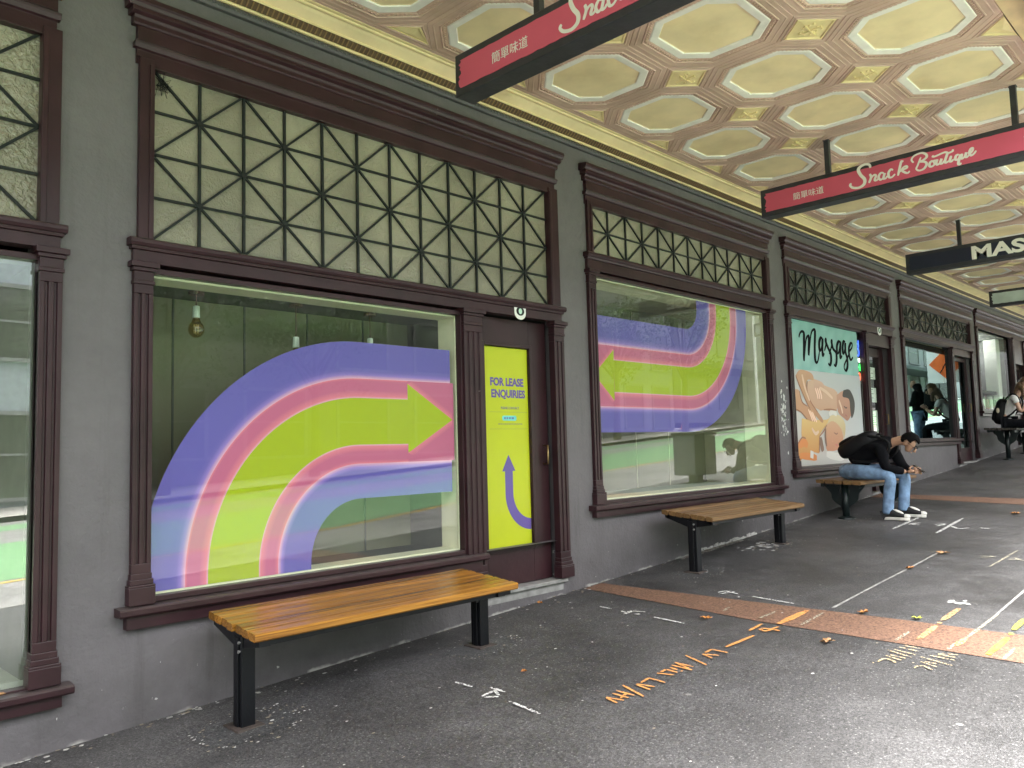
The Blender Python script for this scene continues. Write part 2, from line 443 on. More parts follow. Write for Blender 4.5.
M_PANE_R = pane_mat('obscured_glass_heavy', (.26, .24, .18), 1.0, 36)  # ceiling reflection is put into this body colour too
M_PANE_D = pane_mat('obscured_glass_dark', (.06, .06, .05), .25)

# ------------------------------------------------------------------ ground
def sheet(name, xs, ys, zf, m):
    mb = MB()
    for i in range(len(xs)-1):
        for j in range(len(ys)-1):
            q = [(xs[i],ys[j]), (xs[i+1],ys[j]), (xs[i+1],ys[j+1]), (xs[i],ys[j+1])]
            mb.face([(x, y, zf(x, y)) for x, y in q])
    return struct(mb.build(name, m, weld=True, smooth=True))
rng = lambda a, b, n: [a + (b-a)*i/n for i in range(n+1)]
KERB = -5.0
XS = rng(-40, 8, 12) + rng(8, 90, 20)[1:]
sheet('footpath', XS, [KERB+.15, -3.4, -2.2, -1.0, .02], G, M_ASPH)
mb = MB()
for a, b in zip(XS[:-1], XS[1:]):
    p = [(a, KERB, G(a,KERB)-.3), (a, KERB+.15, G(a,KERB)-.3), (a, KERB+.15, G(a,KERB+.15)+.004), (a, KERB+.01, G(a,KERB)+.003), (a, KERB, G(a,KERB)-.012)]
    mb.prism(p, (b-a, 0, G(b)-G(a)))
struct(mb.build('kerb', M_CONC))
RD = lambda x, y: G(x, KERB) - .13 + .0 * y
sheet('road', XS, [-17.6, -12, -8, KERB+.001], RD, M_ROAD)
M_GREENLANE = mat('green_lane_paint', (.14,.30,.13), rough=.6, var=.15, vscale=9, bump=.3, bscale=120)
def lane(name, pts, m, dz):
    mb = MB()
    for (xa, a0, a1), (xb, b0, b1) in zip(pts[:-1], pts[1:]):
        mb.face([(xa,a0,RD(xa,0)+dz), (xb,b0,RD(xb,0)+dz), (xb,b1,RD(xb,0)+dz), (xa,a1,RD(xa,0)+dz)])
    return struct(mb.build(name, m))
XL = [-40, 0, 5, 8, 12, 17, 24, 35, 50, 90]
lane('cycle_lane', [(x, -7.75 if x < 9 else -7.75-.2*min(8, x-9), -12.6 - (.12*min(20,max(0,x-14)))) for x in XL], M_GREENLANE, .005)
lane('far_cycle_lane', [(x, -15.3-.05*max(0,min(20,x-18)), -16.6-.03*max(0,min(20,x-18))) for x in XL], M_GREENLANE, .005)
M_YEL = mat('yellow_road_line', (.55, .38, .05), rough=.6)
lane('road_line', [(x, -7.62 if x < 9 else -7.62-.2*min(8, x-9), -7.50 if x < 9 else -7.5-.2*min(8,x-9)) for x in XL], M_YEL, .006)
sheet('far_footpath', XS, [-21.5, -17.6], lambda x, y: G(x, KERB), mat('pale_paving', (.36, .35, .32), rough=.8, var=.15))
sheet('ground', rng(-400, 500, 18)+[], [-400, -120, -60, -20, 0, 30, 200, 400], lambda x, y: G(x, KERB) - .5, M_ROAD)

# terracotta bands across the footpath
def flat(mb, pts, dz, m=0): mb.face([(x, y, G(x,y)+dz) for x, y in pts], m)
for nm, P in (('brick_band', [(5.527,-.03),(5.527,-.148),(5.627,-1.439),(5.705,-2.405),(5.742,-3.113),(5.80,-4.84),(5.16,-4.84),(5.176,-3.229),(5.175,-2.582),(5.16,-1.677),(5.279,-.096),(5.279,-.03)]),
              ('brick_band', [(12.056,-.03),(12.056,-.456),(12.084,-1.81),(12.09,-4.84),(11.50,-4.84),(11.538,-1.922),(11.656,-.584),(11.66,-.03)])):
    mb = MB(); n = len(P)//2
    for i in range(n-1): flat(mb, [P[i], P[i+1], P[-2-i], P[-1-i]], .004)
    struct(mb.build(nm, M_BRICK))
# saw-cut joints
M_JOINT = mat('pale_joint', (.26, .255, .24), rough=.9, var=.4, vscale=20)
mb = MB()
for P, wd in (([(5.76,-1.93),(6.6,-1.925),(7.4,-1.93),(8.15,-1.928)], .018), ([(5.8,-2.872),(6.5,-2.865),(7.4,-2.86),(9,-2.86),(11.5,-2.86)], .016),
              ([(12.1,-1.93),(16,-1.93),(24,-1.93)], .02)):
    ribbon(mb, P, wd, lambda q: (q[0], q[1], G(q[0],q[1])+.004), wob=.5)
struct(mb.build('paving_joint', M_JOINT))

# --- survey marks sprayed on the paving (traced to their real places)
ORANGE = [[(4.519, -1.778), (4.831, -1.803)], [(3.402, -1.712), (3.378, -1.799)], [(3.409, -1.706), (3.428, -1.807)], [(3.473, -1.699), (3.47, -1.804)], [(3.517, -1.691), (3.517, -1.807)], [(3.442, -1.776), (3.519, -1.756)], [(3.604, -1.669), (3.532, -1.857)], [(3.655, -1.721), (3.635, -1.826)], [(3.665, -1.718), (3.684, -1.821)], [(3.695, -1.726), (3.781, -1.717)], [(3.781, -1.717), (3.772, -1.831)], [(3.874, -1.709), (3.903, -1.803)], [(3.901, -1.717), (3.957, -1.713), (3.949, -1.795)], [(3.999, -1.716), (3.985, -1.771)], [(3.983, -1.795), (3.982, -1.808)], [(4.09, -1.687), (4.084, -1.815)], [(4.037, -1.699), (4.033, -1.838)], [(4.085, -1.699), (4.047, -1.808)], [(4.236, -1.669), (4.156, -1.858)], [(4.315, -1.738), (4.281, -1.823)], [(4.315, -1.738), (4.35, -1.83)], [(4.349, -1.736), (4.425, -1.735)], [(4.425, -1.735), (4.425, -1.843)], [(4.915, -1.727), (5.105, -1.721)], [(4.983, -1.761), (4.957, -1.816), (5.023, -1.839), (5.014, -1.89)], [(5.014, -1.78), (5.015, -1.827), (5.1, -1.84)], [(5.024, -1.822), (5.002, -1.762)], [(5.164, -1.809), (5.59, -1.821)]]
ORANGE2 = [[(5.307, -2.645), (5.665, -2.64)], [(5.821, -2.633), (6.182, -2.636)], [(5.744, -2.621), (5.751, -2.653)], [(5.297, -2.857), (5.476, -2.861)]]
WHITE = [[(4.872, -0.52), (4.867, -0.634)], [(4.847, -1.025), (4.827, -1.287)], [(5.752, -1.315), (5.716, -1.664)], [(4.854, -0.733), (4.841, -0.794), (4.89, -0.788), (4.932, -0.898)], [(4.792, -0.799), (4.929, -0.811)], [(4.837, -0.866), (4.859, -0.9)], [(5.727, -1.03), (5.806, -1.055), (5.764, -1.185)], [(5.687, -1.063), (5.816, -1.128)], [(3.086, -0.878), (3.092, -1.014)], [(3.059, -1.337), (3.032, -1.579)], [(3.024, -1.161), (3.128, -1.156), (3.087, -1.232)], [(3.146, -1.103), (3.148, -1.22)], [(3.022, -1.174), (3.072, -1.242)], [(6.312, -2.534), (6.405, -2.534)], [(6.355, -2.559), (6.316, -2.6), (6.354, -2.626), (6.325, -2.664)], [(6.421, -2.593), (6.423, -2.623)], [(9.162, -1.621), (10.222, -1.59)], [(9.639, -1.635), (9.506, -1.738), (9.599, -1.812)], [(9.68, -1.452), (9.755, -1.535), (9.578, -1.5)], [(9.216, -1.16), (10.218, -1.155)], [(9.573, -1.211), (9.731, -1.278), (9.617, -1.224), (9.585, -1.323)], [(9.642, -1.907), (9.625, -1.999)]]
PALE = [[(5.476, -2.861), (6.174, -2.877)], [(5.196, -2.542), (5.45, -2.548)], [(5.19, -2.839), (5.346, -2.844)], [(5.18, -3.129), (5.433, -3.133)], [(5.256, -1.345), (5.378, -1.323)], [(5.222, -1.642), (5.466, -1.654)], [(5.22, -1.94), (5.592, -1.934)], [(7.714, -2.454), (8.534, -2.486)], [(8.159, -2.274), (8.182, -2.396), (8.087, -2.298)], [(8.114, -2.504), (8.135, -2.62)], [(8.207, -2.523), (8.097, -2.623)]]
TAN = [[(4.754, -2.605), (4.819, -2.606), (4.834, -2.627), (4.818, -2.665), (4.79, -2.685)], [(4.72, -2.586), (4.725, -2.592)], [(4.889, -2.598), (4.851, -2.696)], [(4.913, -2.616), (4.899, -2.704)], [(4.996, -2.574), (4.935, -2.724)], [(5.032, -2.592), (4.991, -2.727)], [(5.088, -2.607), (5.066, -2.722)], [(5.129, -2.615), (5.133, -2.72)], [(4.759, -2.798), (4.807, -2.803), (4.821, -2.829), (4.779, -2.881)], [(4.884, -2.787), (4.843, -2.887)], [(4.897, -2.806), (4.894, -2.888)], [(4.972, -2.762), (4.912, -2.942)], [(5.028, -2.795), (5.014, -2.926)], [(5.075, -2.814), (5.126, -2.918)], [(5.063, -2.828), (5.068, -2.919)]]
YELLOW = [[(5.224, -3.043), (5.629, -3.053)], [(5.827, -3.04), (6.113, -3.036)], [(5.727, -3.036), (5.728, -3.061)]]
def spray_mat(name, col, hold):
    m = mat(name, col, rough=.7, var=.25, vscale=30)
    nt = m.node_tree; N = nt.nodes; L = nt.links; b = N['Principled BSDF']
    tc = N.new('ShaderNodeTexCoord'); nz = N.new('ShaderNodeTexNoise'); nz.inputs['Scale'].default_value = 75; nz.inputs['Detail'].default_value = 4
    L.new(tc.outputs['Object'], nz.inputs['Vector'])
    mr = N.new('ShaderNodeMapRange'); mr.inputs[1].default_value = hold; mr.inputs[2].default_value = hold+.08; L.new(nz.outputs['Fac'], mr.inputs[0])
    L.new(mr.outputs[0], b.inputs['Alpha']); return m
def spray(strokes, wd, m, nm='survey_mark', wob=.35, curve=False):
    mb = MB()
    for st in strokes:
        if curve and len(st) > 2: runs = [catmull(st, 5)]
        else: runs = [[Vector(a).lerp(Vector(b), t/8) for t in range(0, 9)] for a, b in zip(st[:-1], st[1:])]
        for pts in runs: ribbon(mb, pts, wd, lambda q: (q[0], q[1], G(q[0],q[1])+.0068), wob=wob, lift=(0,0,1))
    return struct(mb.build(nm, m))
MO = spray_mat('orange_spray', (.58, .26, .075), .33); MO2 = spray_mat('orange_tan_spray', (.50, .29, .13), .41)
MWS = spray_mat('white_spray', (.62, .62, .60), .41); MPS = spray_mat('pale_spray', (.36, .33, .25), .45)
MTS = spray_mat('tan_spray', (.42, .32, .18), .43); MYS = spray_mat('yellow_spray', (.52, .50, .045), .36)
spray(ORANGE[:1], .026, MO); spray(ORANGE[1:23], .0165, MO); spray(ORANGE[23:-1], .022, MO); spray(ORANGE[-1:], .05, MO)
spray(ORANGE2, .04, MO2); spray(WHITE[:13], .02, MWS); spray(WHITE[13:], .034, MWS, curve=True)
spray(PALE, .022, MPS); spray(TAN, .015, MTS); spray(YELLOW, .036, MYS)

# --- grit, chips of paint and trodden gum: nobody could count it
mb = MB()
rr = random.Random(3)
def fleck(x, y, s):
    n = rr.randint(5, 7); a0 = rr.random()*6.28
    pts = [(x + s*rr.uniform(.5,1)*math.cos(a0+6.28*k/n), y + s*rr.uniform(.35,.8)*math.sin(a0+6.28*k/n)) for k in range(n)]
    z = G(x,y); top = [(px, py, G(px,py)+.006) for px, py in pts]
    mb.face(top, rr.choice((0,0,1)))
for _ in range(420): fleck(rr.uniform(.3, 24), -abs(rr.gauss(0, 1.6))-.03, rr.uniform(.004, .016))
for _ in range(330): fleck(rr.uniform(.3, 18), -rr.random()**2*.16-.012, rr.uniform(.004, .02))
for cx, cyy in ((2.02,-.5),(3.67,-.5),(6.32,-.5),(7.97,-.5),(9.78,-.5)):
    for _ in range(80):
        a = rr.random()*6.28; q = rr.uniform(.85, 1.1)
        fleck(cx+.27*q*math.cos(a)+rr.gauss(0,.02), cyy+.2*q*math.sin(a)+rr.gauss(0,.02), rr.uniform(.003, .011))
    for _ in range(14): fleck(cx+rr.gauss(.1,.12), cyy+rr.gauss(0,.1), rr.uniform(.004, .018))
for _ in range(260): fleck(rr.uniform(6.75, 7.95), rr.uniform(-.075,-.012), rr.uniform(.012, .04))
for _ in range(60): fleck(7.75+rr.gauss(0,.16), -.42+rr.gauss(0,.09), rr.uniform(.01, .045))
for _ in range(40): fleck(rr.uniform(.9, 2.1), rr.uniform(-.06,-.01), rr.uniform(.006, .024))
for _ in range(240):
    x = rr.uniform(7.1, 8.35); z0 = G(x)+rr.uniform(0, .035)*(.4+.6*abs(math.sin(x*9))); q = rr.uniform(.008, .03)
    mb.face([(x+q*rr.uniform(.6,1.2)*math.cos(a), -.004-rr.random()*.002, z0+.5*q*rr.uniform(.6,1)*math.sin(a)) for a in rng(0,6.28,7)[:-1]], 0)
g = mb.build('grit', [mat('pale_grit', (.5, .49, .47), rough=.9, var=.3, vscale=40), mat('tan_grit', (.30, .26, .2), rough=.9)])
g['kind'] = 'stuff'
# darker asphalt collars round the bench feet
for i, (cx, cyy) in enumerate(((2.02,-.5),(3.67,-.5),(6.32,-.5),(7.97,-.5))):
    mb = MB(); r2 = random.Random(20+i)
    flat(mb, [(cx+.25*r2.uniform(.85,1.1)*math.copysign(abs(math.cos(a))**.6, math.cos(a)), cyy+.17*r2.uniform(.85,1.1)*math.copysign(abs(math.sin(a))**.6, math.sin(a))) for a in rng(0, 6.28, 20)[:-1]], .003)
    struct(mb.build('asphalt_patch', asphalt('patch_asphalt', (.05,.05,.051)) if i == 0 else MATS['patch_asphalt']))
# ------------------------------------------------------------------ the shop building
bld = thing('shop_building', 'grey rendered shop terrace with maroon timber shopfronts under the awning', 'building', (0, 0, 0))
ZT = 3.635
# openings in the wall: x0, x1, z0, z1
OPEN = [(-2.15, 1.20, .33, 3.68), (1.67, 5.06, .68, 3.68), (4.13, 5.06, .30, .70), (5.53, 8.90, .92, 3.72), (9.42, 12.92, 1.08, 3.72), (11.86, 12.92, .62, 1.10),
        (13.43, 17.2, 1.36, 3.72), (16.05, 17.2, .90, 1.38), (17.68, 21.5, 1.92, 3.72), (20.5, 21.5, 1.12, 1.95)]
mb = MB()
xs = sorted({-12.0, 44.0, *[o[0] for o in OPEN], *[o[1] for o in OPEN], *range(-11, 44)})
for a, b in zip(xs[:-1], xs[1:]):
    m = (a+b)/2
    holes = sorted([(o[2], o[3]) for o in OPEN if o[0] < m < o[1]])
    mg = []
    for h in holes:
        if mg and h[0] <= mg[-1][1] + .03: mg[-1] = (mg[-1][0], max(mg[-1][1], h[1]))
        else: mg.append(h)
    za, zb = G(a)-.3, G(b)-.3
    for z0, z1 in mg:
        mb.face([(a,0,za),(b,0,zb),(b,0,z0),(a,0,z0)]); za = zb = z1
    mb.face([(a,0,za),(b,0,zb),(b,0,9.5),(a,0,9.5)])
for x0, x1, z0, z1 in OPEN:
    D_ = .3
    mb.face([(x0,0,z0),(x0,0,z1),(x0,D_,z1),(x0,D_,z0)]); mb.face([(x1,0,z0),(x1,D_,z0),(x1,D_,z1),(x1,0,z1)])
    mb.face([(x0,0,z1),(x1,0,z1),(x1,D_,z1),(x0,D_,z1)])
    if z0 not in (.68, 1.08, 1.36, 1.92): mb.face([(x0,0,z0),(x0,D_,z0),(x1,D_,z0),(x1,0,z0)])
mb.box(-12, 44, 3.2, 3.5, -2, 9.5); mb.box(-12, -11.9, 0.01, 3.2, -2, 9.5); mb.box(43.9, 44, .01, 3.2, -2, 9.5); mb.box(-12, 44, .01, 3.5, 9.45, 9.6)
mb.build('wall', M_WALL, bld)

def xprofile(mb, prof, x0, x1, m=0):
    """(y,z) outline swept along x"""
    mb.prism([(x0, y, z) for y, z in prof], (x1-x0, 0, 0), m)
def pilaster(x0, x1, zb, zt, parent, plinth=True):
    """fluted timber pilaster with capital and base block"""
    mb = MB(); w_ = x1-x0
    y0 = -.035
    fl = [(x0, .03), (x0, y0)]
    n = 2 if w_ < .16 else 3
    gw = w_*.16; gap = (w_ - n*gw)/(n+1)
    z0 = zb + (.16 if plinth else 0); z1 = zt - .12
    x = x0
    prof = [(x0, .03), (x0, y0)]
    for i in range(n):
        x += gap; prof += [(x, y0), (x+gw*.15, y0+.013), (x+gw*.85, y0+.013), (x+gw, y0)]; x += gw
    prof += [(x1, y0), (x1, .03)]
    mb.prism([(px, py, z0+.05) for px, py in prof], (0,0,z1-z0-.1))
    mb.box(x0, x1, y0, .03, z0, z0+.05); mb.box(x0, x1, y0, .03, z1-.05, z1)
    if plinth:
        mb.box(x0-.018, x1+.018, -.055, .03, zb, zb+.09); mb.prism([(x0-.018,-.055,zb+.09),(x1+.018,-.055,zb+.09),(x1+.018,.03,zb+.09),(x0-.018,.03,zb+.09)], (0,0,.012))
        mb.box(x0-.010, x1+.010, -.046, .03, zb+.102, zb+.13); mb.box(x0-.004, x1+.004, -.040, .03, zb+.13, zb+.16)
    mb.box(x0-.006, x1+.006, -.042, .03, z1, z1+.02); mb.box(x0-.002, x1+.002, -.038, .03, z1+.02, z1+.07)
    mb.box(x0-.012, x1+.012, -.05, .03, z1+.07, z1+.09); mb.box(x0-.024, x1+.024, -.064, .03, z1+.09, zt)
    mb.build('pilaster', M_WOOD, parent, bevel=.003)
CORN = [(.03,3.625),(-.012,3.625),(-.012,3.655),(-.03,3.665),(-.03,3.70),(-.048,3.708),(-.066,3.728),(-.072,3.742),(-.05,3.752),(-.05,3.832),(-.066,3.842),(-.066,3.866),(-.082,3.882),(-.112,3.896),(-.112,3.918),(-.128,3.936),(-.14,3.944),(-.14,3.972),(.03,3.985)]
CORN = [(y*.66 if y < 0 else y, z) for y, z in CORN]
def cornice(x0, x1, parent):
    mb = MB(); xprofile(mb, CORN[:8]+[(.03,3.745)], x0+.06, x1-.06)
    # returned ends: each step of the moulding runs past the one below
    xprofile(mb, [(.03,3.708),(-.032,3.708),(-.044,3.728),(-.048,3.7415),(.03,3.7415)], x0+.045, x1-.045)
    xprofile(mb, [(.03,3.7415)]+CORN[8:10]+[(.03,3.832)], x0+.06, x1-.06)
    xprofile(mb, [(.03,3.832),(-.036,3.832)]+CORN[10:13]+[(.03,3.882)], x0+.035, x1-.035)
    xprofile(mb, [(.03,3.882)]+CORN[12:15]+[(.03,3.918)], x0+.018, x1-.018)
    xprofile(mb, [(.03,3.918)]+CORN[14:], x0, x1)
    mb.build('cornice', M_WOOD, parent, bevel=.002)
def rail(x0, x1, zb, zt, parent):
    """moulded transom rail with a small shelf along its top"""
    mb = MB()
    xprofile(mb, [(.06,zb),(-.028,zb),(-.028,zt-.062),(.06,zt-.062)], x0+.025, x1-.025)
    xprofile(mb, [(.06,zt-.062),(-.04,zt-.062),(-.048,zt-.045),(.06,zt-.045)], x0+.012, x1-.012)
    xprofile(mb, [(.06,zt-.045),(-.056,zt-.045),(-.066,zt-.03),(-.066,zt-.012),(-.055,zt-.002),(.06,zt)], x0, x1)
    mb.build('transom_rail', M_WOOD, parent, bevel=.002)
def sill(x0, x1, zb, zt, parent):
    mb = MB()
    xprofile(mb, [(.05,zb),(-.05,zb),(-.05,zt-.052),(-.062,zt-.046),(.05,zt-.046)], x0+.045, x1-.045)
    xprofile(mb, [(.05,zt-.046),(-.078,zt-.046),(-.086,zt-.036),(-.086,zt-.012),(-.078,zt-.004),(.05,zt+.004)], x0, x1)
    mb.build('sill', M_WOOD, parent, bevel=.002)
def lattice(x0, x1, z0, z1, nc, nr, wd, parent, y=.012):
    """leaded star lattice: a grid with one diagonal in every cell"""
    mb = MB(); cx = (x1-x0)/nc; cz = (z1-z0)/nr; U = (0,1,0)
    for i in range(1, nc): mb.bar((x0+i*cx,y,z0), (x0+i*cx,y,z1), wd, .014, U)
    for j in range(1, nr): mb.bar((x0,y+.0012,z0+j*cz), (x1,y+.0012,z0+j*cz), wd*.9, .013, U)
    for i in range(nc):
        for j in range(nr):
            a, b = ((i,j),(i+1,j+1)) if (i+j) % 2 == 0 else ((i+1,j),(i,j+1))
            mb.bar((x0+a[0]*cx,y+.0024+.0006*(i%2),z0+a[1]*cz), (x0+b[0]*cx,y+.0024+.0006*(i%2),z0+b[1]*cz), wd*.85, .012, U)
    for i in range(nc+1):
        for j in range(nr+1):
            if (i+j) % 2 == 0 and 0 < i < nc and 0 < j < nr:
                mb.prism([(x0+i*cx+wd*1.1*math.cos(a), y-.009, z0+j*cz+wd*1.1*math.sin(a)) for a in rng(0,2*math.pi,8)[:-1]], (0,.01,0))
    mb.build('lattice', M_LEAD, parent)
def pane(x0, x1, z0, z1, y, m, parent, name='glass'):
    mb = MB(); mb.box(x0, x1, y, y+.006, z0, z1); return mb.build(name, m, parent)
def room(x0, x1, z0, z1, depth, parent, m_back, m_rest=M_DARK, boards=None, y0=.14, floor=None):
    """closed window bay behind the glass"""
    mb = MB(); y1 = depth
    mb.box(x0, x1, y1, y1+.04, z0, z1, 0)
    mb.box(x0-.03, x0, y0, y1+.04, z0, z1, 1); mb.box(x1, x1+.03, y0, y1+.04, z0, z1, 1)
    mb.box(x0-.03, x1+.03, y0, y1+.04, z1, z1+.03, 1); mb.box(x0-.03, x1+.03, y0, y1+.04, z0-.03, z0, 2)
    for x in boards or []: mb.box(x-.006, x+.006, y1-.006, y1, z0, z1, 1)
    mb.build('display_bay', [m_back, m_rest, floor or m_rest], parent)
def reveal(x0, x1, z0, z1, dep, parent, t=.012, left=True):
    mb = MB()
    mb.box(x0, x1, .045, dep, z1-t, z1); mb.box(x0, x1, .045, dep, z0, z0+t)
    if left: mb.box(x0, x0+t, .045, dep, z0+t, z1-t)
    mb.box(x1-t, x1, .045, dep, z0+t, z1-t)
    mb.build('reveal', M_CREAM, parent)
def surround(x0, x1, z0, z1, wd, parent, y0=-.02, y1=.05, top=True, bottom=True, left=True, right=True, name='frame'):
    """inner rebated frame round a pane"""
    mb = MB()
    if left: mb.box(x0-wd, x0, y0, y1, z0-(wd if bottom else 0), z1+(wd if top else 0))
    if right: mb.box(x1, x1+wd, y0, y1, z0-(wd if bottom else 0), z1+(wd if top else 0))
    if top: mb.box(x0, x1, y0+.001, y1, z1, z1+wd)
    if bottom: mb.box(x0, x1, y0+.001, y1, z0-wd, z0)
    return mb.build(name, M_WOOD, parent, bevel=.003)

def shopfront(label, cx0, cx1, z_sill, sh, gx0, gx1, gz0, gz1, rail_z, tr, rows, lw, pm, pil=.1, lat=True, rcase=None):
    """window part of the building; its mesh is the casing, everything else hangs off it"""
    mb = MB(); rw = rcase or pil
    # plain upper casings beside the transom light
    zt = 3.64 if lat else gz1+.02
    if lat:
        for a, b in ((cx0+.02, tr[0]), (tr[1], cx1-.02)):
            mb.box(a, b, -.03, .05, rail_z[1]-.004, 3.66); 
        mb.box(tr[0]-.028, tr[0]-.002, -.038, -.028, rail_z[1], 3.628); mb.box(tr[1]+.002, tr[1]+.028, -.038, -.028, rail_z[1], 3.628)
        mb.box(tr[0]-.004, tr[1]+.004, -.02, .05, 3.618, 3.70)
    else:
        mb.box(cx0+.02, cx1-.02, -.022, .05, gz1, 3.70)
    fr = mb.build('shop_window', M_WOOD, bld, bevel=.003); fr['label'] = label
    cornice(cx0-.055, cx1+.015, fr)
    if rail_z: rail(cx0-.03, cx1+.012, rail_z[0], rail_z[1], fr)
    sill(cx0-.07, gx1+.11+.07 if sh else cx1+.07, z_sill[0], z_sill[1], fr)
    top = rail_z[0] if rail_z else gz1+.02
    pilaster(cx0, cx0+pil, z_sill[1]+.004, top, fr)
    if lat:
        lattice(tr[0], tr[1], tr[2], tr[3], 12, rows, lw, fr)
        pane(tr[0]-.01, tr[1]+.01, tr[2]-.01, tr[3]+.01, .024, pm, fr, 'transom_glass')
    surround(gx0, gx1, gz0, gz1, .03, fr, left=cx0+pil < gx0-.004, y0=-.012)
    return fr

# first bay at the left edge: clear glass, reflection of the street
f0 = shopfront('leftmost shop window, mostly cut off by the left edge, clear glass with a pale bay behind', -2.22, 1.275, (.28,.385), 0, -2.05, 1.17, .395, 2.455, (2.52,2.645), (-2.1, 1.165, 2.65, 3.63), 4, .016, M_PANE_R, pil=.105)
pilaster(1.17, 1.275, .389, 2.52, f0)
pane(-2.06, 1.18, .385, 2.465, .03, M_GLASS_B, f0)
room(-2.05, 1.17, .40, 2.45, .85, f0, mat('pale_sage_board', (.22, .23, .18), rough=.6), mat('dim_plaster', (.2,.2,.17)), floor=mat('pale_floor', (.6,.6,.5), rough=.5))
# second bay: rainbow arrow
f1 = shopfront('large shop window with the curving rainbow arrow and lattice transom', 1.62, 5.125, (.585,.70), 1, 1.73, 3.97, .735, 2.465, (2.515,2.645), (1.72, 4.99, 2.65, 3.63), 4, .0155, M_PANE)
pilaster(3.985, 4.165, .40, 2.515, f1); pilaster(5.0, 5.125, .40, 2.515, f1)
pane(1.72, 3.98, .725, 2.475, .03, M_GLASS, f1)
reveal(1.73, 3.97, .735, 2.465, .23, f1, left=False)
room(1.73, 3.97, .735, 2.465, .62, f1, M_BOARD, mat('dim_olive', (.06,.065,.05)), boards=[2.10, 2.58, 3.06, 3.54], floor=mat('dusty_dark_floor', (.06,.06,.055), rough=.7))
# third bay: arrow turning down and left
f2 = shopfront('shop window with the rainbow arrow pointing left, above the middle bench', 5.49, 8.98, (.85,.955), 0, 5.60, 8.86, .985, 2.985, (3.03,3.185), (5.575, 8.86, 3.19, 3.63), 2, .015, M_PANE)
pilaster(8.88, 8.98, .959, 3.03, f2)
pane(5.59, 8.87, .975, 2.995, .03, M_GLASS, f2)
reveal(5.60, 8.86, .985, 2.985, .34, f2)
room(5.60, 8.86, .985, 2.985, .9, f2, M_BOARD, mat('dim_cream', (.42,.38,.28)), boards=[6.1, 6.75, 7.4, 8.05], floor=mat('reflection_sage_shelf', (.40,.43,.36), rough=.6), y0=.345)  # shelf's pale sage stands in for the street reflected in the pane
# fourth bay: massage poster and its door
f3 = shopfront('shop window filled by the massage poster, behind the seated man', 9.36, 13.0, (1.02,1.115), 1, 9.47, 11.83, 1.14, 3.0, (3.03,3.19), (9.47, 12.86, 3.2, 3.63), 2, .014, M_PANE_D)
pilaster(11.85, 11.94, G(11.9)+.06, 3.03, f3); pilaster(12.86, 13.0, G(12.9)+.06, 3.03, f3)
pane(9.46, 11.84, 1.13, 3.01, .03, M_GLASS_L, f3)
room(9.47, 11.83, 1.14, 3.0, .6, f3, M_DARK)
# fifth bay: dark tinted glass, strong reflections
f4 = shopfront('dark tinted shop window right of the seated man, reflecting the street', 13.39, 17.35, (1.33,1.43), 1, 13.5, 15.93, 1.45, 3.07, (3.09,3.22), (13.5, 17.18, 3.23, 3.63), 2, .014, M_PANE_D)
pilaster(15.95, 16.07, G(16)+.06, 3.09, f4); pilaster(17.2, 17.35, G(17.3)+.05, 3.09, f4)
pane(13.49, 15.94, 1.44, 3.08, .03, M_GLASS_T, f4)
room(13.5, 15.93, 1.45, 3.07, .9, f4, mat('teal_dark', (.02, .045, .045)), M_DARK)
# sixth bay: bright shop with a counter display
f5 = shopfront('farthest bright shop window with display shelves, behind the seated woman', 17.62, 21.6, (1.85,1.95), 1, 17.78, 20.4, 1.97, 3.6, None, (0,0,0,0), 2, .014, M_PANE_D, lat=False)
pilaster(20.42, 20.56, G(20.5)+.05, 3.62, f5); pilaster(21.42, 21.6, G(21.5)+.05, 3.62, f5)
pane(17.77, 20.41, 1.96, 3.61, .03, M_GLASS_C, f5)
room(17.78, 20.4, 1.97, 3.6, 2.4, f5, mat('bright_shop_wall', (.2,.215,.225)), mat('shop_white', (.26,.27,.27)), floor=mat('shop_floor', (.3,.3,.3)))

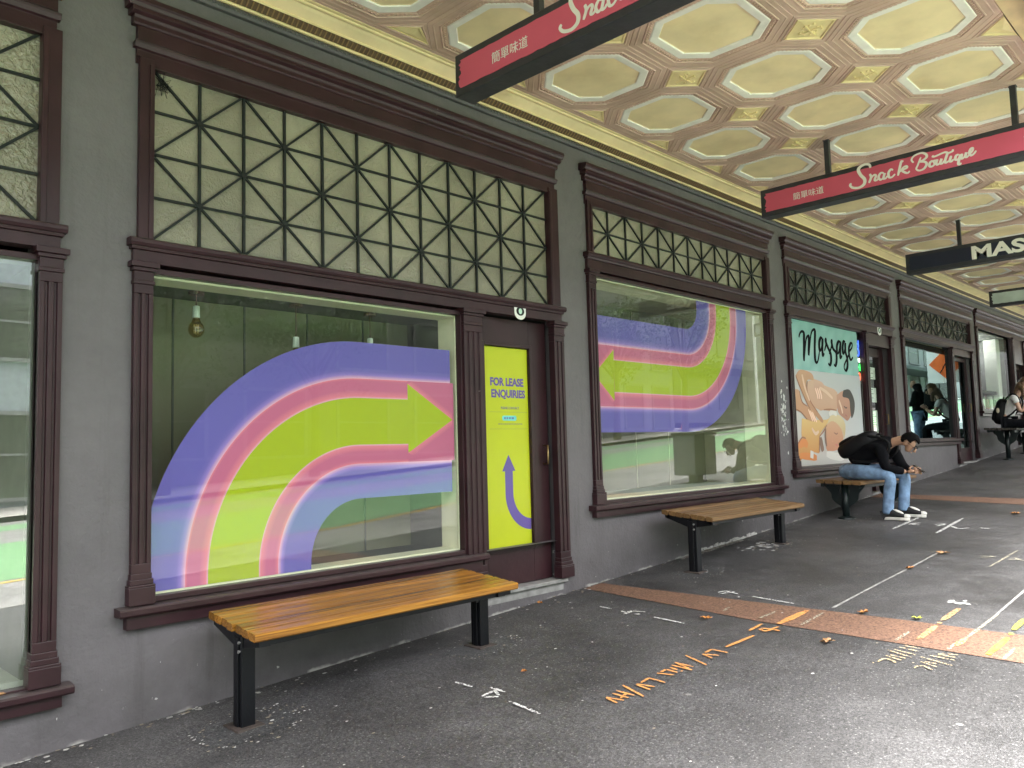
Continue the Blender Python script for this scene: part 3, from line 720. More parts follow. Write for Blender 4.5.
def door(label, x0, x1, z0, z1, gx0, gx1, gz0, gz1, y, gm, bay=M_DARK, fan=None):
    mb = MB()
    mb.box(x0, gx0, y, y+.045, z0, z1); mb.box(gx1, x1, y, y+.045, z0, z1)
    mb.box(gx0, gx1, y+.001, y+.044, z0, gz0); mb.box(gx0, gx1, y+.001, y+.044, gz1, z1)
    d = mb.build('shop_door', M_WOOD, bld, bevel=.003); d['label'] = label
    # glazing bead proud of the leaf
    mb = MB()
    for a, b, c, e in ((gx0-.028, gx0, gz0-.028, gz1+.028), (gx1, gx1+.028, gz0-.028, gz1+.028)): mb.box(a, b, y-.012, y-.001, c, e)
    mb.box(gx0, gx1, y-.0115, y-.001, gz0-.028, gz0); mb.box(gx0, gx1, y-.0115, y-.001, gz1, gz1+.028)
    mb.build('glazing_bead', M_WOOD, d, bevel=.003)
    pane(gx0-.005, gx1+.005, gz0-.005, gz1+.005, y+.012, gm, d, 'door_glass')
    mb = MB(); mb.box(x0-.09, x1+.09, -.03, y+.16, z0-.035, z0-.006); mb.box(x0-.09, x1+.09, .001, y+.16, z0-.4, z0-.036)
    mb.build('threshold', mat('worn_threshold', (.25,.245,.235), rough=.7, var=.3, vscale=12), d, bevel=.004)
    mb = MB(); mb.box(x0-.02, x1+.02, y+.5, y+.53, z0-.03, z1+.1); mb.box(x0-.06, x0-.02, y+.05, y+.53, z0-.03, z1+.1); mb.box(x1+.02, x1+.06, y+.05, y+.53, z0-.03, z1+.1); mb.box(x0-.06, x1+.06, y+.045, y+.53, z1+.03, z1+.1)
    mb.box(x0-.06, x1+.06, y+.046, y+.53, z0-.035, z0-.005)
    mb.build('door_bay', bay, d)
    mb = MB(); mb.tube([(x1-.06,y,z0+.93),(x1-.06,y-.05,z0+.93),(x1-.06,y-.05,z0+1.08),(x1-.06,y,z0+1.08)], .008, 8)
    mb.build('door_handle', mat('worn_brass', (.28,.2,.09), rough=.35, metal=.9), d, smooth=True)
    return d
d1 = door('maroon door whose glass is filled by the yellow lease poster', 4.166, 4.998, .40, 2.50, 4.28, 4.79, .69, 2.275, .07, M_GLASS_L)
d2 = door('dark shop door with white notices, right of the massage poster', 11.945, 12.855, G(12.4)+.06, 2.83, 12.08, 12.66, 1.05, 2.70, .10, M_GLASS)
mb = MB(); mb.box(11.945, 12.855, -.01, .1, 2.84, 3.025); mb.build('door_head', M_WOOD, d2, bevel=.003)
d3 = door('dark tinted shop door between the dark window and the farthest window', 16.075, 17.195, G(16.6)+.05, 2.95, 16.22, 17.05, 1.25, 2.88, .08, M_GLASS_T)
mb = MB(); mb.box(16.075, 17.195, -.01, .08, 2.96, 3.085); mb.build('door_head', M_WOOD, d3, bevel=.003)
d4 = door('dark solid looking door at the right end of the shopfronts', 20.565, 21.415, G(21)+.05, 3.05, 20.7, 21.28, 2.62, 2.95, .08, M_GLASS)
mb = MB(); mb.box(20.565, 21.415, -.01, .08, 3.055, 3.64); mb.build('door_head', M_WOOD, d4, bevel=.003)
# house number plate on the last door
mb = MB(); mb.box(20.93, 21.05, .066, .079, 2.28, 2.42); mb.build('number_plate', M_WHITE, d4)

# ------------------------------------------------------------------ awning with pressed metal ceiling
awn = thing('awning', 'street awning with cream and pink coffered pressed metal ceiling', 'awning', (5, -2.2, 4.3))
M_PINK = mat('pink_buff_ceiling_paint', (.56, .385, .315), rough=.5, var=.16, vscale=3, chip=(7, .72, (.75,.72,.66)), stain=(1.3, .52, .4, (.36,.22,.13)))
M_CCREAM = mat('cream_ceiling_paint', (.84, .68, .42), rough=.5, var=.12, vscale=3, bump=.2, bscale=16, stain=(1.7, .52, .35, (.56,.40,.17)), chip=(9, .76, (.8,.78,.7)))
M_CWHITE = mat('pale_grey_ceiling_paint', (.82,.78,.73), rough=.5, var=.08, vscale=9)
M_CYEL = mat('yellow_cream_moulding', (.78, .63, .34), rough=.45, var=.12, vscale=7)
M_CBROWN = mat('brown_fluted_band', (.085, .05, .022), rough=.5, var=.3, vscale=30)
PT = .983; ZC = 4.265; OX = 5.739
def octo(cx, cyy, h, k, z):
    return [(cx+a*h if abs(a) == 1 else cx+a*k, cyy+b*h if abs(b) == 1 else cyy+b*k, z) for a, b in ()] or \
        [(cx+h,cyy-k,z),(cx+h,cyy+k,z),(cx+k,cyy+h,z),(cx-k,cyy+h,z),(cx-h,cyy+k,z),(cx-h,cyy-k,z),(cx-k,cyy-h,z),(cx+k,cyy-h,z)]
mb = MB()
# (inset from the cell edge, rise above the ceiling line, material of the ring outside it)
RING = [(.0,.005,0),(.005,.0,0),(.034,.0,0),(.038,-.003,0),(.044,-.003,0),(.048,-.001,0),(.080,.0,0),(.084,-.005,0),(.091,-.005,0),(.095,.003,0),(.122,.004,0),(.131,.009,0),(.136,.005,1),(.142,.004,1),(.192,.009,1),(.196,.018,1),(.200,.020,2)]
HALF = PT/2; KC = .244
rows = [-.75, -.75-PT, -.75-2*PT]
cols = [OX+PT*k for k in range(-9, 26)]
for cyy in rows:
    for cx in cols:
        prev = None
        for ins, rise, mt in RING:
            h = HALF-ins; k = KC - ins*.4142
            cur = octo(cx, cyy, h, k, ZC+rise)
            if prev:
                for i in range(8):
                    j = (i+1) % 8
                    mb.face([prev[i], cur[i], cur[j], prev[j]], mt)
            prev = cur
        mb.face(list(reversed(prev)), 2)
        # little dentil beads on the ring outside the white border
        if cx < 16:
            h = HALF-.108; k = KC-.108*.4142; P8 = octo(cx, cyy, h, k, ZC+.004)
            for i in range(8):
                a = Vector(P8[i]); b = Vector(P8[(i+1)%8]); n = 13 if (b-a).length > .3 else 9
                for q in range(n):
                    c = a.lerp(b, (q+.5)/n); s = .0075
                    mb.prism([(c.x-s,c.y-s,c.z-.006),(c.x+s,c.y-s,c.z-.006),(c.x+s,c.y+s,c.z-.006),(c.x-s,c.y+s,c.z-.006)], (0,0,.009), 0)
DR = [(.0,.005,0),(.005,.0,0),(.026,.0,0),(.030,-.005,0),(.036,-.005,0),(.040,.0,0),(.046,.002,0),(.050,-.004,3),(.060,-.005,3),(.066,.003,3)]
rd = random.Random(5)
def diamond(cx, cyy, half=None):
    r0 = HALF-KC
    prev = None
    def dia(r, z):
        P = [(cx+r,cyy,z),(cx,cyy+r,z),(cx-r,cyy,z),(cx,cyy-r,z)]
        if half == 'wall': P = [(cx+r,cyy,z),(cx-r,cyy,z),(cx,cyy-r,z)]
        if half == 'out': P = [(cx-r,cyy,z),(cx+r,cyy,z),(cx,cyy+r,z)]
        return P
    for ins, rise, mt in DR:
        cur = dia(r0-ins*1.32, ZC+rise)
        if half == 'wall': cur = [(x, y-min(ins,.05), z) if y > cyy-.01 else (x,y,z) for x,y,z in cur]
        if prev:
            for i in range(len(cur)):
                j = (i+1) % len(cur); mb.face([prev[i], cur[i], cur[j], prev[j]], mt)
        prev = cur
    c = Vector((cx, sum(p[1] for p in prev)/len(prev), ZC-.008))
    for i in range(len(prev)):
        a = Vector(prev[i]); b = Vector(prev[(i+1)%len(prev)])
        mb.face([a, c, b], 3)
    r = (r0-.1)*.72
    if half is None and cx < 15:
        # raised saltire and scrolling leaves pressed into the little panels
        for a, b in (((-1,0),(1,0)),((0,-1),(0,1))):
            mb.bar((cx+a[0]*r*.75-.0, cyy+a[1]*r*.75, ZC-.008), (cx+b[0]*r*.75, cyy+b[1]*r*.75, ZC-.0085), .010, .012, m=3)
        for q in range(14):
            an = rd.random()*6.28; rr_ = rd.uniform(.3,.8)*r
            x_, y_ = cx+rr_*math.cos(an), cyy+rr_*math.sin(an)
            mb.ball((x_, y_, ZC-.004), .010, .010, .007, 6, 4, 3)
for j, cyy in enumerate([-.75+HALF]+[y-HALF for y in rows]):
    for cx in cols: diamond(cx+HALF, cyy, 'wall' if j == 0 else ('out' if j == 3 else None))
YE = rows[-1]-HALF
xa, xb = cols[0]-HALF, cols[-1]+HALF
mb.box(xa, xb, YE-.22, YE-.006, ZC-.002, ZC+.03, 3)
mb.face([(xa,-.25,ZC+.05),(xb,-.25,ZC+.05),(xb,YE-.25,ZC+.05),(xa,YE-.25,ZC+.05)], 0)
mb.build('pressed_metal_ceiling', [M_PINK, M_CWHITE, M_CCREAM, M_CYEL], awn)
mb = MB()
def seg(p, m): xprofile(mb, p, xa, xb, m)
seg([(.0,4.105),(-.030,4.105),(-.042,4.12),(-.042,4.14),(-.03,4.152),(.0,4.152)], 3)          # grey bead strip
seg([(.0,4.152),(-.044,4.152),(-.048,4.160),(-.044,4.168),(.0,4.168)], 1)                      # gilt fillet
seg([(.0,4.168),(-.040,4.168),(-.084,4.205),(.0,4.206)], 2)                                    # brown fluted band
seg([(.0,4.206),(-.088,4.205),(-.094,4.212),(-.088,4.219),(.0,4.220)], 1)
seg([(.0,4.220),(-.084,4.219),(-.115,4.232),(-.150,4.246),(-.178,4.260),(.0,4.262)], 0)         # cream cove
seg([(.0,4.2622),(-.178,4.259),(-.186,4.250),(-.198,4.246),(-.208,4.250),(-.214,4.258),(-.226,4.257),(-.238,4.260),(-.242,4.270),(.0,4.34)], 1)
xprofile(mb, [(-.2395,4.262),(-.262,4.264),(-.262,4.275),(-.2395,4.275)], xa, xb, 4)
x = -2.0
while x < 26:                                                                                   # beads and flutes
    if x < 13: mb.ball((x, -.042, 4.129), .010, .008, .012, 6, 4, 3)
    mb.bar((x, -.046, 4.171), (x+.0, -.082, 4.201), .008, .005, m=5) if x < 13 else None
    x += .034
mb.build('ceiling_cornice', [M_CCREAM, M_CYEL, M_CBROWN, mat('grey_bead_paint', (.07,.068,.07), rough=.5), M_PINK, mat('bronze_flutes', (.20,.125,.05), rough=.5)], awn)
mb = MB()
mb.box(xa, xb, YE-.28, YE-.22, ZC-.16, ZC+.42); mb.box(xa, xb, YE-.31, YE-.281, ZC+.36, ZC+.44); mb.box(xa, xb, YE-.30, YE-.281, ZC-.16, ZC-.10)
mb.build('fascia', M_WOOD, awn)
mb = MB(); mb.box(xa, xb, YE-.219, -.001, ZC+.09, ZC+.14); mb.build('roof_sheet', mat('zinc_roof', (.3,.31,.32), rough=.5), awn)
# ------------------------------------------------------------------ hanging signs
SNACK = [[(-0.343, 0.075), (-0.35, 0.106), (-0.388, 0.12), (-0.431, 0.108), (-0.448, 0.081), (-0.43, 0.032), (-0.399, -0.014), (-0.405, -0.056), (-0.448, -0.077), (-0.503, -0.066), (-0.529, -0.038), (-0.516, -0.022)], [(-0.352, 0.022), (-0.342, -0.01), (-0.363, -0.058)], [(-0.351, -0.026), (-0.318, 0.003), (-0.3, -0.008), (-0.312, -0.042), (-0.297, -0.05), (-0.276, -0.033)], [(-0.232, -0.001), (-0.258, 0.006), (-0.278, -0.026), (-0.262, -0.055), (-0.235, -0.037), (-0.224, -0.003), (-0.238, -0.049), (-0.219, -0.052), (-0.203, -0.034)], [(-0.154, 0.003), (-0.171, 0.016), (-0.193, -0.011), (-0.189, -0.05), (-0.166, -0.055), (-0.139, -0.034)], [(-0.065, 0.056), (-0.079, 0.063), (-0.092, 0.029), (-0.116, -0.056)], [(-0.102, -0.029), (-0.069, 0.005), (-0.044, 0.01), (-0.041, -0.006), (-0.079, -0.017), (-0.06, -0.04), (-0.036, -0.053), (-0.018, -0.039)], [(0.017, 0.024), (0.002, 0.053), (0.026, 0.082), (0.082, 0.091), (0.118, 0.071), (0.122, 0.043), (0.088, 0.023), (0.066, 0.02), (0.109, 0.005), (0.118, -0.021), (0.094, -0.051), (0.056, -0.056), (0.035, -0.035), (0.048, -0.008), (0.077, 0.056)], [(0.168, 0.001), (0.146, -0.011), (0.141, -0.04), (0.16, -0.048), (0.18, -0.032), (0.173, -0.004), (0.205, -0.009)], [(0.206, 0.002), (0.193, -0.03), (0.205, -0.045), (0.227, -0.027), (0.237, -0.001), (0.224, -0.038), (0.24, -0.043), (0.255, -0.023)], [(0.288, 0.039), (0.262, -0.025), (0.268, -0.045), (0.293, -0.034)], [(0.165, 0.043), (0.186, 0.032), (0.262, 0.046), (0.292, 0.032), (0.333, 0.041)], [(0.311, 0.003), (0.298, -0.035), (0.308, -0.046), (0.328, -0.031)], [(0.368, -0.002), (0.347, -0.007), (0.34, -0.035), (0.355, -0.043), (0.374, -0.021), (0.381, -0.005), (0.365, -0.053), (0.36, -0.081), (0.373, -0.087), (0.379, -0.075)], [(0.394, -0.003), (0.384, -0.035), (0.393, -0.044), (0.415, -0.026), (0.425, 0.0), (0.415, -0.032), (0.427, -0.041), (0.441, -0.028)], [(0.449, -0.019), (0.47, -0.001), (0.475, 0.021), (0.459, 0.019), (0.446, -0.012), (0.458, -0.036), (0.479, -0.027), (0.497, -0.006)]]
M_SIGNPINK = mat('faded_crimson_sign', (.60, .095, .155), rough=.4, var=.08, vscale=2)
M_SIGNFR = mat('sign_frame_paint', (.028, .029, .034), rough=.45, var=.25, vscale=12, bump=.2, bscale=30)
M_LETTER = mat('cream_lettering', (.78, .76, .70), rough=.5, var=.03)
M_NAVY = mat('navy_sign_face', (.008, .014, .035), rough=.35)
M_GREYGREEN = mat('pale_grey_green_sign_face', (.50, .58, .54), rough=.4)
def hang_sign(x, label, face, kind):
    t = thing('hanging_sign', label, 'sign', (x, -2.2, 3.79), 'signs hung under the awning')
    z0, z1, ya, yb = 3.655, 3.925, -3.5, -.8; dx = .075
    mb = MB(); mb.box(x-dx, x+dx, ya, yb, z0, z1); mb_ = mb
    mb.build('light_box', M_SIGNFR, t, bevel=.006)
    for s, nm in ((-1, 'sign_face'), (1, 'sign_face')):
        mb = MB()
        xo = x+s*(dx+.004); xi = x+s*(dx-.002)
        rr = random.Random(int(x*10)+s)
        # paint has been cut in by hand: an uneven border where it meets the frame
        zt, zb_ = z1-.045, z0+.045
        top = [(ya+.05+(yb-ya-.1)*i/60, zt+rr.uniform(-.0025,.0025)) for i in range(61)]
        bot = [(ya+.05+(yb-ya-.1)*i/60, zb_+rr.uniform(-.0025,.0025)) for i in range(61)]
        e1 = [(yb-.05+rr.uniform(-.012,.018), zt-(zt-zb_)*i/12) for i in range(1,12)]
        e0 = [(ya+.05-rr.uniform(-.012,.018), zb_+(zt-zb_)*i/12) for i in range(1,12)]
        loop = top + e1 + bot[::-1] + e0
        mb.prism([(xo, a, b) for a, b in loop], (xi-xo, 0, 0))
        mb.build(nm, face, t)
        X = (0, s, 0); o = Vector((xo+s*.0005, -2.2, 3.79))
        if kind == 'snack':
            for word in (SNACK[:7], SNACK[7:]):
                mb = MB()
                for st in word:
                    ribbon(mb, catmull(st, 6), .021 if len(st) == 12 else .0155, lambda q: (xo+s*.0015, -2.2+s*q[0], 3.79+q[1]+.006), down=.4, lift=(s,0,0))
                if word is not SNACK[:7] and len(word) > 7:
                    mb.face([(xo+s*.0016, -2.2+s*(.326+.009*math.cos(a)), 3.79+.052+.009*math.sin(a)) for a in rng(0,6.28,10)[:-1]])
                mb.build('script_lettering', M_LETTER, t)
            for u in (-.92, .98):
                place_text('chinese_lettering', '簡單味道', .075, o + Vector((s*.001, s*u, -.012)), X, (0,0,1), M_LETTER, t, extrude=.0008, bold=.0001)
        if kind == 'massage':
            place_text('block_lettering', 'MASSAGE', .225, o + Vector((s*.001, s*.06, -.005)), X, (0,0,1), mat('warm_white_lettering', (.82,.80,.74), rough=.5, var=.03), t, extrude=.001, bold=.0085, xs=1.40)
    for yy in (-1.45, -2.97):
        mb = MB(); mb.box(x-.022, x+.022, yy-.022, yy+.022, z1-.002, ZC+.06)
        mb.build('hanger', M_SIGNFR, t)
        mb = MB(); mb.box(x-.028, x+.028, yy-.028, yy+.028, ZC-.006, ZC+.002); mb.build('ceiling_plate', M_SIGNFR, t)
    return t
hang_sign(3.335, 'nearest crimson hanging sign, cut off by the top edge of the photo, cream script lettering', M_SIGNPINK, 'snack')
hang_sign(7.345, 'second crimson hanging sign reading Snack Boutique in full with Chinese characters', M_SIGNPINK, 'snack')
hang_sign(11.435, 'navy hanging sign with bold white capitals reading MASSAGE', M_NAVY, 'massage')
hang_sign(15.535, 'farthest hanging sign with a blank pale grey green face', M_GREYGREEN, 'blank')

# ------------------------------------------------------------------ window graphics
M_PRINT = mat_vcol('printed_vinyl', rough=.45, spec=.3)
PUR, PURL, PINK, PINKL, LIME, GLOW = (.145,.104,.46), (.42,.23,.70), (.62,.13,.28), (.86,.21,.31), (.43,.47,.008), (.88,.42,.60)
lerp = lambda a, b, t: tuple(a[i]+(b[i]-a[i])*t for i in range(3))
def band(mb, path, r0, r1, stops, y, n=10):
    """strip between two offsets of a path; stops: printed colour across the strip"""
    def col(t):
        for (ta, ca), (tb, cb) in zip(stops[:-1], stops[1:]):
            if t <= tb: return lerp(ca, cb, (t-ta)/(tb-ta) if tb > ta else 0)
        return stops[-1][1]
    for k in range(n):
        a, b = k/n, (k+1)/n; ra, rb = r0+(r1-r0)*a, r0+(r1-r0)*b; ca, cb = col(a), col(b)
        for P, Q in zip(path[:-1], path[1:]):
            A, B, C_, D_ = P(ra), Q(ra), Q(rb), P(rb)
            mb.face([(A[0],y,A[1]),(B[0],y,B[1]),(C_[0],y,C_[1]),(D_[0],y,D_[1])], 0, [ca, ca, cb, cb])
def path1(xend):
    c = (3.1, .79); P = [lambda r: (c[0]-r, .748)]
    for i in range(41):
        a = math.pi - math.pi/2*i/40
        P.append(lambda r, a=a: (c[0]+r*math.cos(a), c[1]+r*math.sin(a)))
    P.append(lambda r: (xend, c[1]+r)); return P
def path2(x0):
    c = (7.15, 2.88); P = [lambda r: (x0, c[1]-r)]
    for i in range(41):
        a = -math.pi/2 + math.pi/2*i/40
        P.append(lambda r, a=a: (c[0]+r*math.cos(a), c[1]+r*math.sin(a)))
    P.append(lambda r: (c[0]+r, 2.972)); return P
def clipx(mb, lo):
    for i, v in enumerate(mb.v):
        if v[0] < lo: mb.v[i] = (lo, v[1], v[2])
def mural1():
    y = .042
    t = thing('window_arrow_graphic', 'big rainbow arrow on the window glass curving up and pointing right, left of the door', 'window graphic', (2.8, y, .74), 'rainbow arrow window graphics')
    R = [1.41, 1.165, 1.035, .725, .60, .372]
    mb = MB(); band(mb, path1(3.905), R[1], R[0], [(0,GLOW),(.04,PURL),(.22,PUR),(1,PUR)], y); clipx(mb, 1.735); mb.build('purple_band', M_PRINT, t)
    mb = MB(); band(mb, path1(3.905), R[5], R[4], [(0,PUR),(.8,PUR),(.95,PURL),(1,GLOW)], y); mb.build('purple_band', M_PRINT, t)
    mb = MB(); band(mb, path1(3.505), R[2], R[1], [(0,GLOW),(.07,PINKL),(.4,PINK),(.9,PINK),(1,PINKL)], y-.0003)
    band(mb, path1(3.505), R[4], R[3], [(0,PINKL),(.15,PINK),(.6,PINK),(.93,PINKL),(1,GLOW)], y-.0003)
    # pink field round the arrow head
    tip, hi, lo = (3.918,1.685), (3.505,1.935), (3.505,1.452)
    mb.face([(3.505,y-.0002,1.955),(3.932,y-.0002,1.955),(3.932,y-.0002,1.39),(3.505,y-.0002,1.39)], 0, [PINK,PINK,PINK,PINK])
    for a, b, sg in ((hi, tip, 1), (lo, tip, -1)):
        mb.face([(a[0],y-.0004,a[1]),(b[0],y-.0004,b[1]),(b[0],y-.0004,b[1]+sg*.05),(a[0]+.05,y-.0004,a[1]+sg*.02)], 0, [PINKL,PINKL,PINK,PINK])
    mb.build('pink_band', M_PRINT, t)
    mb = MB(); band(mb, path1(3.506), R[3], R[2], [(0,LIME),(1,LIME)], y-.0006, 2)
    mb.face([(q[0], y-.0006, q[1]) for q in (hi, tip, lo)], 0, [LIME]*3); mb.build('green_arrow', M_PRINT, t)
def mural2():
    y = .042
    t = thing('window_arrow_graphic', 'rainbow arrow on the window glass dropping from the top right and pointing left', 'window graphic', (7, y, 1.58), 'rainbow arrow window graphics')
    R = [.232, .50, .632, .925, 1.06, 1.295]
    mb = MB(); band(mb, path2(5.605), R[0], R[1], [(0,PUR),(.76,PUR),(.95,PURL),(1,GLOW)], y); mb.build('purple_band', M_PRINT, t)
    mb = MB(); band(mb, path2(5.605), R[4], R[5], [(0,GLOW),(.04,PURL),(.22,PUR),(1,PUR)], y); mb.build('purple_band', M_PRINT, t)
    mb = MB(); band(mb, path2(5.905), R[1], R[2], [(0,PINKL),(.1,PINK),(.6,PINK),(.92,PINKL),(1,GLOW)], y-.0003)
    band(mb, path2(5.905), R[3], R[4], [(0,GLOW),(.08,PINKL),(.4,PINK),(.9,PINK),(1,PINKL)], y-.0003)
    tip, hi, lo = (5.612,2.105), (5.908,2.345), (5.898,1.875)
    mb.face([(5.905,y-.0002,2.38),(5.606,y-.0002,2.38),(5.606,y-.0002,1.82),(5.905,y-.0002,1.82)], 0, [PINK]*4)
    for a, b, sg in ((hi, tip, 1), (lo, tip, -1)):
        mb.face([(a[0],y-.0004,a[1]),(b[0],y-.0004,b[1]),(b[0],y-.0004,b[1]+sg*.05),(a[0]-.04,y-.0004,a[1]+sg*.02)], 0, [PINKL,PINKL,PINK,PINK])
    mb.build('pink_band', M_PRINT, t)
    mb = MB(); band(mb, path2(5.904), R[2], R[3], [(0,LIME),(1,LIME)], y-.0006, 2)
    mb.face([(q[0], y-.0006, q[1]) for q in (hi, tip, lo)], 0, [LIME]*3); mb.build('green_arrow', M_PRINT, t)
mural1(); mural2()

# lease poster filling the door glass
M_LEASE = mat('lease_yellow_print', (.62, .585, .012), rough=.5, var=.02)
M_LPUR = mat('lease_purple_ink', (.13, .075, .34), rough=.5, var=.02)
yl = .0885
t = thing('lease_poster', 'tall yellow poster in the door reading FOR LEASE ENQUIRIES with a purple arrow', 'poster', (4.535, yl, .70))
mb = MB(); mb.box(4.282, 4.788, yl, yl+.003, .695, 2.27); mb.build('sheet', M_LEASE, t)
for s, z in (('FOR LEASE', 1.990), ('ENQUIRIES', 1.896)):
    place_text('lettering', s, .086, (4.548+(.012 if z < 1.95 else 0), yl-.0012, z), (1,0,0), (0,0,1), M_LPUR, t, extrude=.0006, bold=.0036, xs=.92)
place_text('lettering', 'PLEASE CONTACT', .028, (4.575, yl-.0012, 1.785), (1,0,0), (0,0,1), M_LPUR, t, extrude=.0005, xs=.9)
mb = MB()
for z in (1.752, 1.618): mb.box(4.34, 4.775, yl-.001, yl-.0001, z, z+.0025)
xq = 4.44
rr = random.Random(2)
while xq < 4.70:
    wq = rr.uniform(.008, .02); mb.box(xq, xq+wq, yl-.001, yl-.0001, 1.653, 1.664); xq += wq+.004
mb.build('fine_print', mat('olive_ink', (.30, .30, .10), rough=.5), t)
mb = MB(); mb.prism([(4.565+s*.068+.014*math.cos(a), yl-.0014, 1.705+.020*math.sin(a)) for s, a0, a1 in ((1,-1.57,1.57),(-1,1.57,4.71)) for a in rng(a0,a1,6)], (0,.0012,0)); mb.build('phone_pill', mat('pill_cyan', (.18,.62,.62), rough=.5), t)
mb = MB(); xq = 4.505
for k in (2,2,2,3):
    for q in range(k): mb.box(xq, xq+.007, yl-.0024, yl-.0015, 1.697, 1.713); xq += .010
    xq += .008
mb.build('pill_digits', M_LPUR, t)
mb = MB()
wv = .062; cx_, cz_ = 4.80, 1.105; ra, rb = .235-wv/2+.0, .235+wv/2
P = [(4.543-wv/2, 1.29), (4.543-wv/2, 1.13)]
out = [(4.499, 1.29), (4.499, 1.11)] + [(4.80+.301*math.cos(a), 1.11+.301*math.sin(a)) for a in rng(math.pi, 1.5*math.pi-.05, 14)][1:]
inn = [(4.587, 1.29), (4.587, 1.11)] + [(4.80+.213*math.cos(a), 1.11+.213*math.sin(a)) for a in rng(math.pi, 1.5*math.pi-.05, 14)][1:]
for i in range(len(out)-1):
    q = [out[i], inn[i], inn[i+1], out[i+1]]; mb.face([(min(4.787,a), yl-.0012, b) for a, b in q])
mb.face([(4.468, yl-.0012, 1.285), (4.618, yl-.0012, 1.285), (4.543, yl-.0012, 1.415)])
mb.build('arrow', M_LPUR, t)

# massage poster
MASSAGE = [[(9.774, 2.772), (9.81, 2.825), (9.87, 2.856), (9.924, 2.835), (9.919, 2.739), (9.885, 2.475)], [(9.889, 2.475), (9.974, 2.743), (10.036, 2.809), (10.067, 2.781), (10.033, 2.555)], [(10.037, 2.555), (10.131, 2.827), (10.212, 2.906), (10.264, 2.885), (10.231, 2.691), (10.221, 2.526), (10.262, 2.477), (10.316, 2.521), (10.367, 2.628)], [(10.489, 2.804), (10.442, 2.821), (10.385, 2.765), (10.372, 2.67), (10.401, 2.646), (10.451, 2.707), (10.489, 2.804), (10.465, 2.687), (10.47, 2.583), (10.519, 2.618)], [(10.529, 2.65), (10.592, 2.749), (10.606, 2.814), (10.585, 2.785), (10.648, 2.7), (10.725, 2.621), (10.725, 2.525), (10.679, 2.469), (10.626, 2.487)], [(10.674, 2.617), (10.767, 2.73), (10.798, 2.807), (10.775, 2.789), (10.814, 2.701), (10.909, 2.644), (10.906, 2.536), (10.857, 2.469), (10.809, 2.487)], [(11.077, 2.807), (11.012, 2.813), (10.951, 2.754), (10.938, 2.667), (10.975, 2.648), (11.023, 2.705), (11.069, 2.807), (11.045, 2.674), (11.045, 2.587), (11.104, 2.624)], [(11.241, 2.82), (11.187, 2.827), (11.142, 2.757), (11.137, 2.67), (11.171, 2.661), (11.219, 2.73), (11.239, 2.809), (11.229, 2.687), (11.274, 2.591), (11.271, 2.481), (11.207, 2.42), (11.157, 2.442), (11.165, 2.497), (11.259, 2.579), (11.353, 2.662)], [(11.359, 2.696), (11.465, 2.759), (11.488, 2.816), (11.433, 2.818), (11.357, 2.74), (11.362, 2.629), (11.41, 2.583), (11.487, 2.626)]]
PHOTO = [[(9.967, 2.218), (10.174, 2.245), (10.482, 2.185), (10.869, 2.106), (10.811, 1.864), (10.394, 1.857), (10.267, 1.855), (9.935, 1.972)], [(10.841, 2.068), (11.08, 2.132), (11.278, 2.043), (11.348, 1.872), (11.183, 1.728), (11.046, 1.755), (10.853, 1.846)], [(11.081, 2.141), (11.296, 2.154), (11.442, 2.009), (11.418, 1.854), (11.306, 1.757), (11.276, 1.871), (11.252, 2.023), (11.044, 2.052)], [(9.623, 2.281), (9.767, 2.358), (10.083, 2.329), (10.133, 2.243), (9.949, 2.235), (9.913, 2.111), (10.013, 1.957), (10.337, 1.749), (10.308, 1.695), (10.02, 1.851), (9.875, 1.971), (9.705, 2.173)], [(10.135, 2.261), (10.442, 2.202), (10.353, 2.018), (10.264, 1.989), (10.155, 2.102)], [(9.524, 2.098), (9.695, 2.095), (9.755, 1.951), (10.06, 1.852), (10.144, 1.712), (9.903, 1.728), (9.72, 1.83), (9.513, 1.86)], [(9.728, 1.744), (10.044, 1.729), (10.462, 1.732), (10.598, 1.769), (10.452, 1.66), (10.221, 1.518), (10.192, 1.307), (10.02, 1.241), (9.528, 1.221), (9.514, 1.405), (9.812, 1.486), (9.698, 1.505)], [(10.452, 1.66), (10.678, 1.715), (10.932, 1.605), (10.976, 1.438), (10.848, 1.347), (10.577, 1.316), (10.409, 1.355)], [(10.6, 1.788), (10.914, 1.791), (11.079, 1.661), (11.004, 1.475), (10.952, 1.587), (10.677, 1.712), (10.474, 1.66)], [(9.583, 1.202), (9.948, 1.312), (10.355, 1.267), (10.404, 1.32), (10.84, 1.292), (11.099, 1.174), (11.094, 1.147), (9.577, 1.16)]]
yp = .0265
t = thing('massage_poster', 'tall poster with black brush lettering reading Massage over a photo of two people being massaged', 'poster', (10.6, yp, 1.14))
mb = MB()
TE = [(.22,.44,.42), (.27,.50,.48), (.20,.41,.40), (.44,.60,.59)]
for i in range(12):
    for j in range(4):
        xa_, xb_ = 9.475+(11.67-9.475)*i/12, 9.475+(11.67-9.475)*(i+1)/12; za, zb = 2.362+.634*j/4, 2.362+.634*(j+1)/4
        c = lambda i, j: lerp(TE[(i*7+j) % 3], TE[3], max(0, .8-abs(j-1.7+.25*math.sin(i))/1.2)*.7)
        mb.face([(xa_,yp,za),(xb_,yp,za),(xb_,yp,zb),(xa_,yp,zb)], 0, [c(i,j), c(i+1,j), c(i+1,j+1), c(i,j+1)])
mb.face([(9.475,yp+.001,1.145),(11.71,yp+.001,1.145),(11.71,yp+.001,2.362),(9.475,yp+.001,2.362)], 0, [(.52,.47,.42),(.48,.49,.50),(.40,.43,.46),(.48,.48,.49)])
mb.build('printed_sheet', M_PRINT, t)
mb = MB()
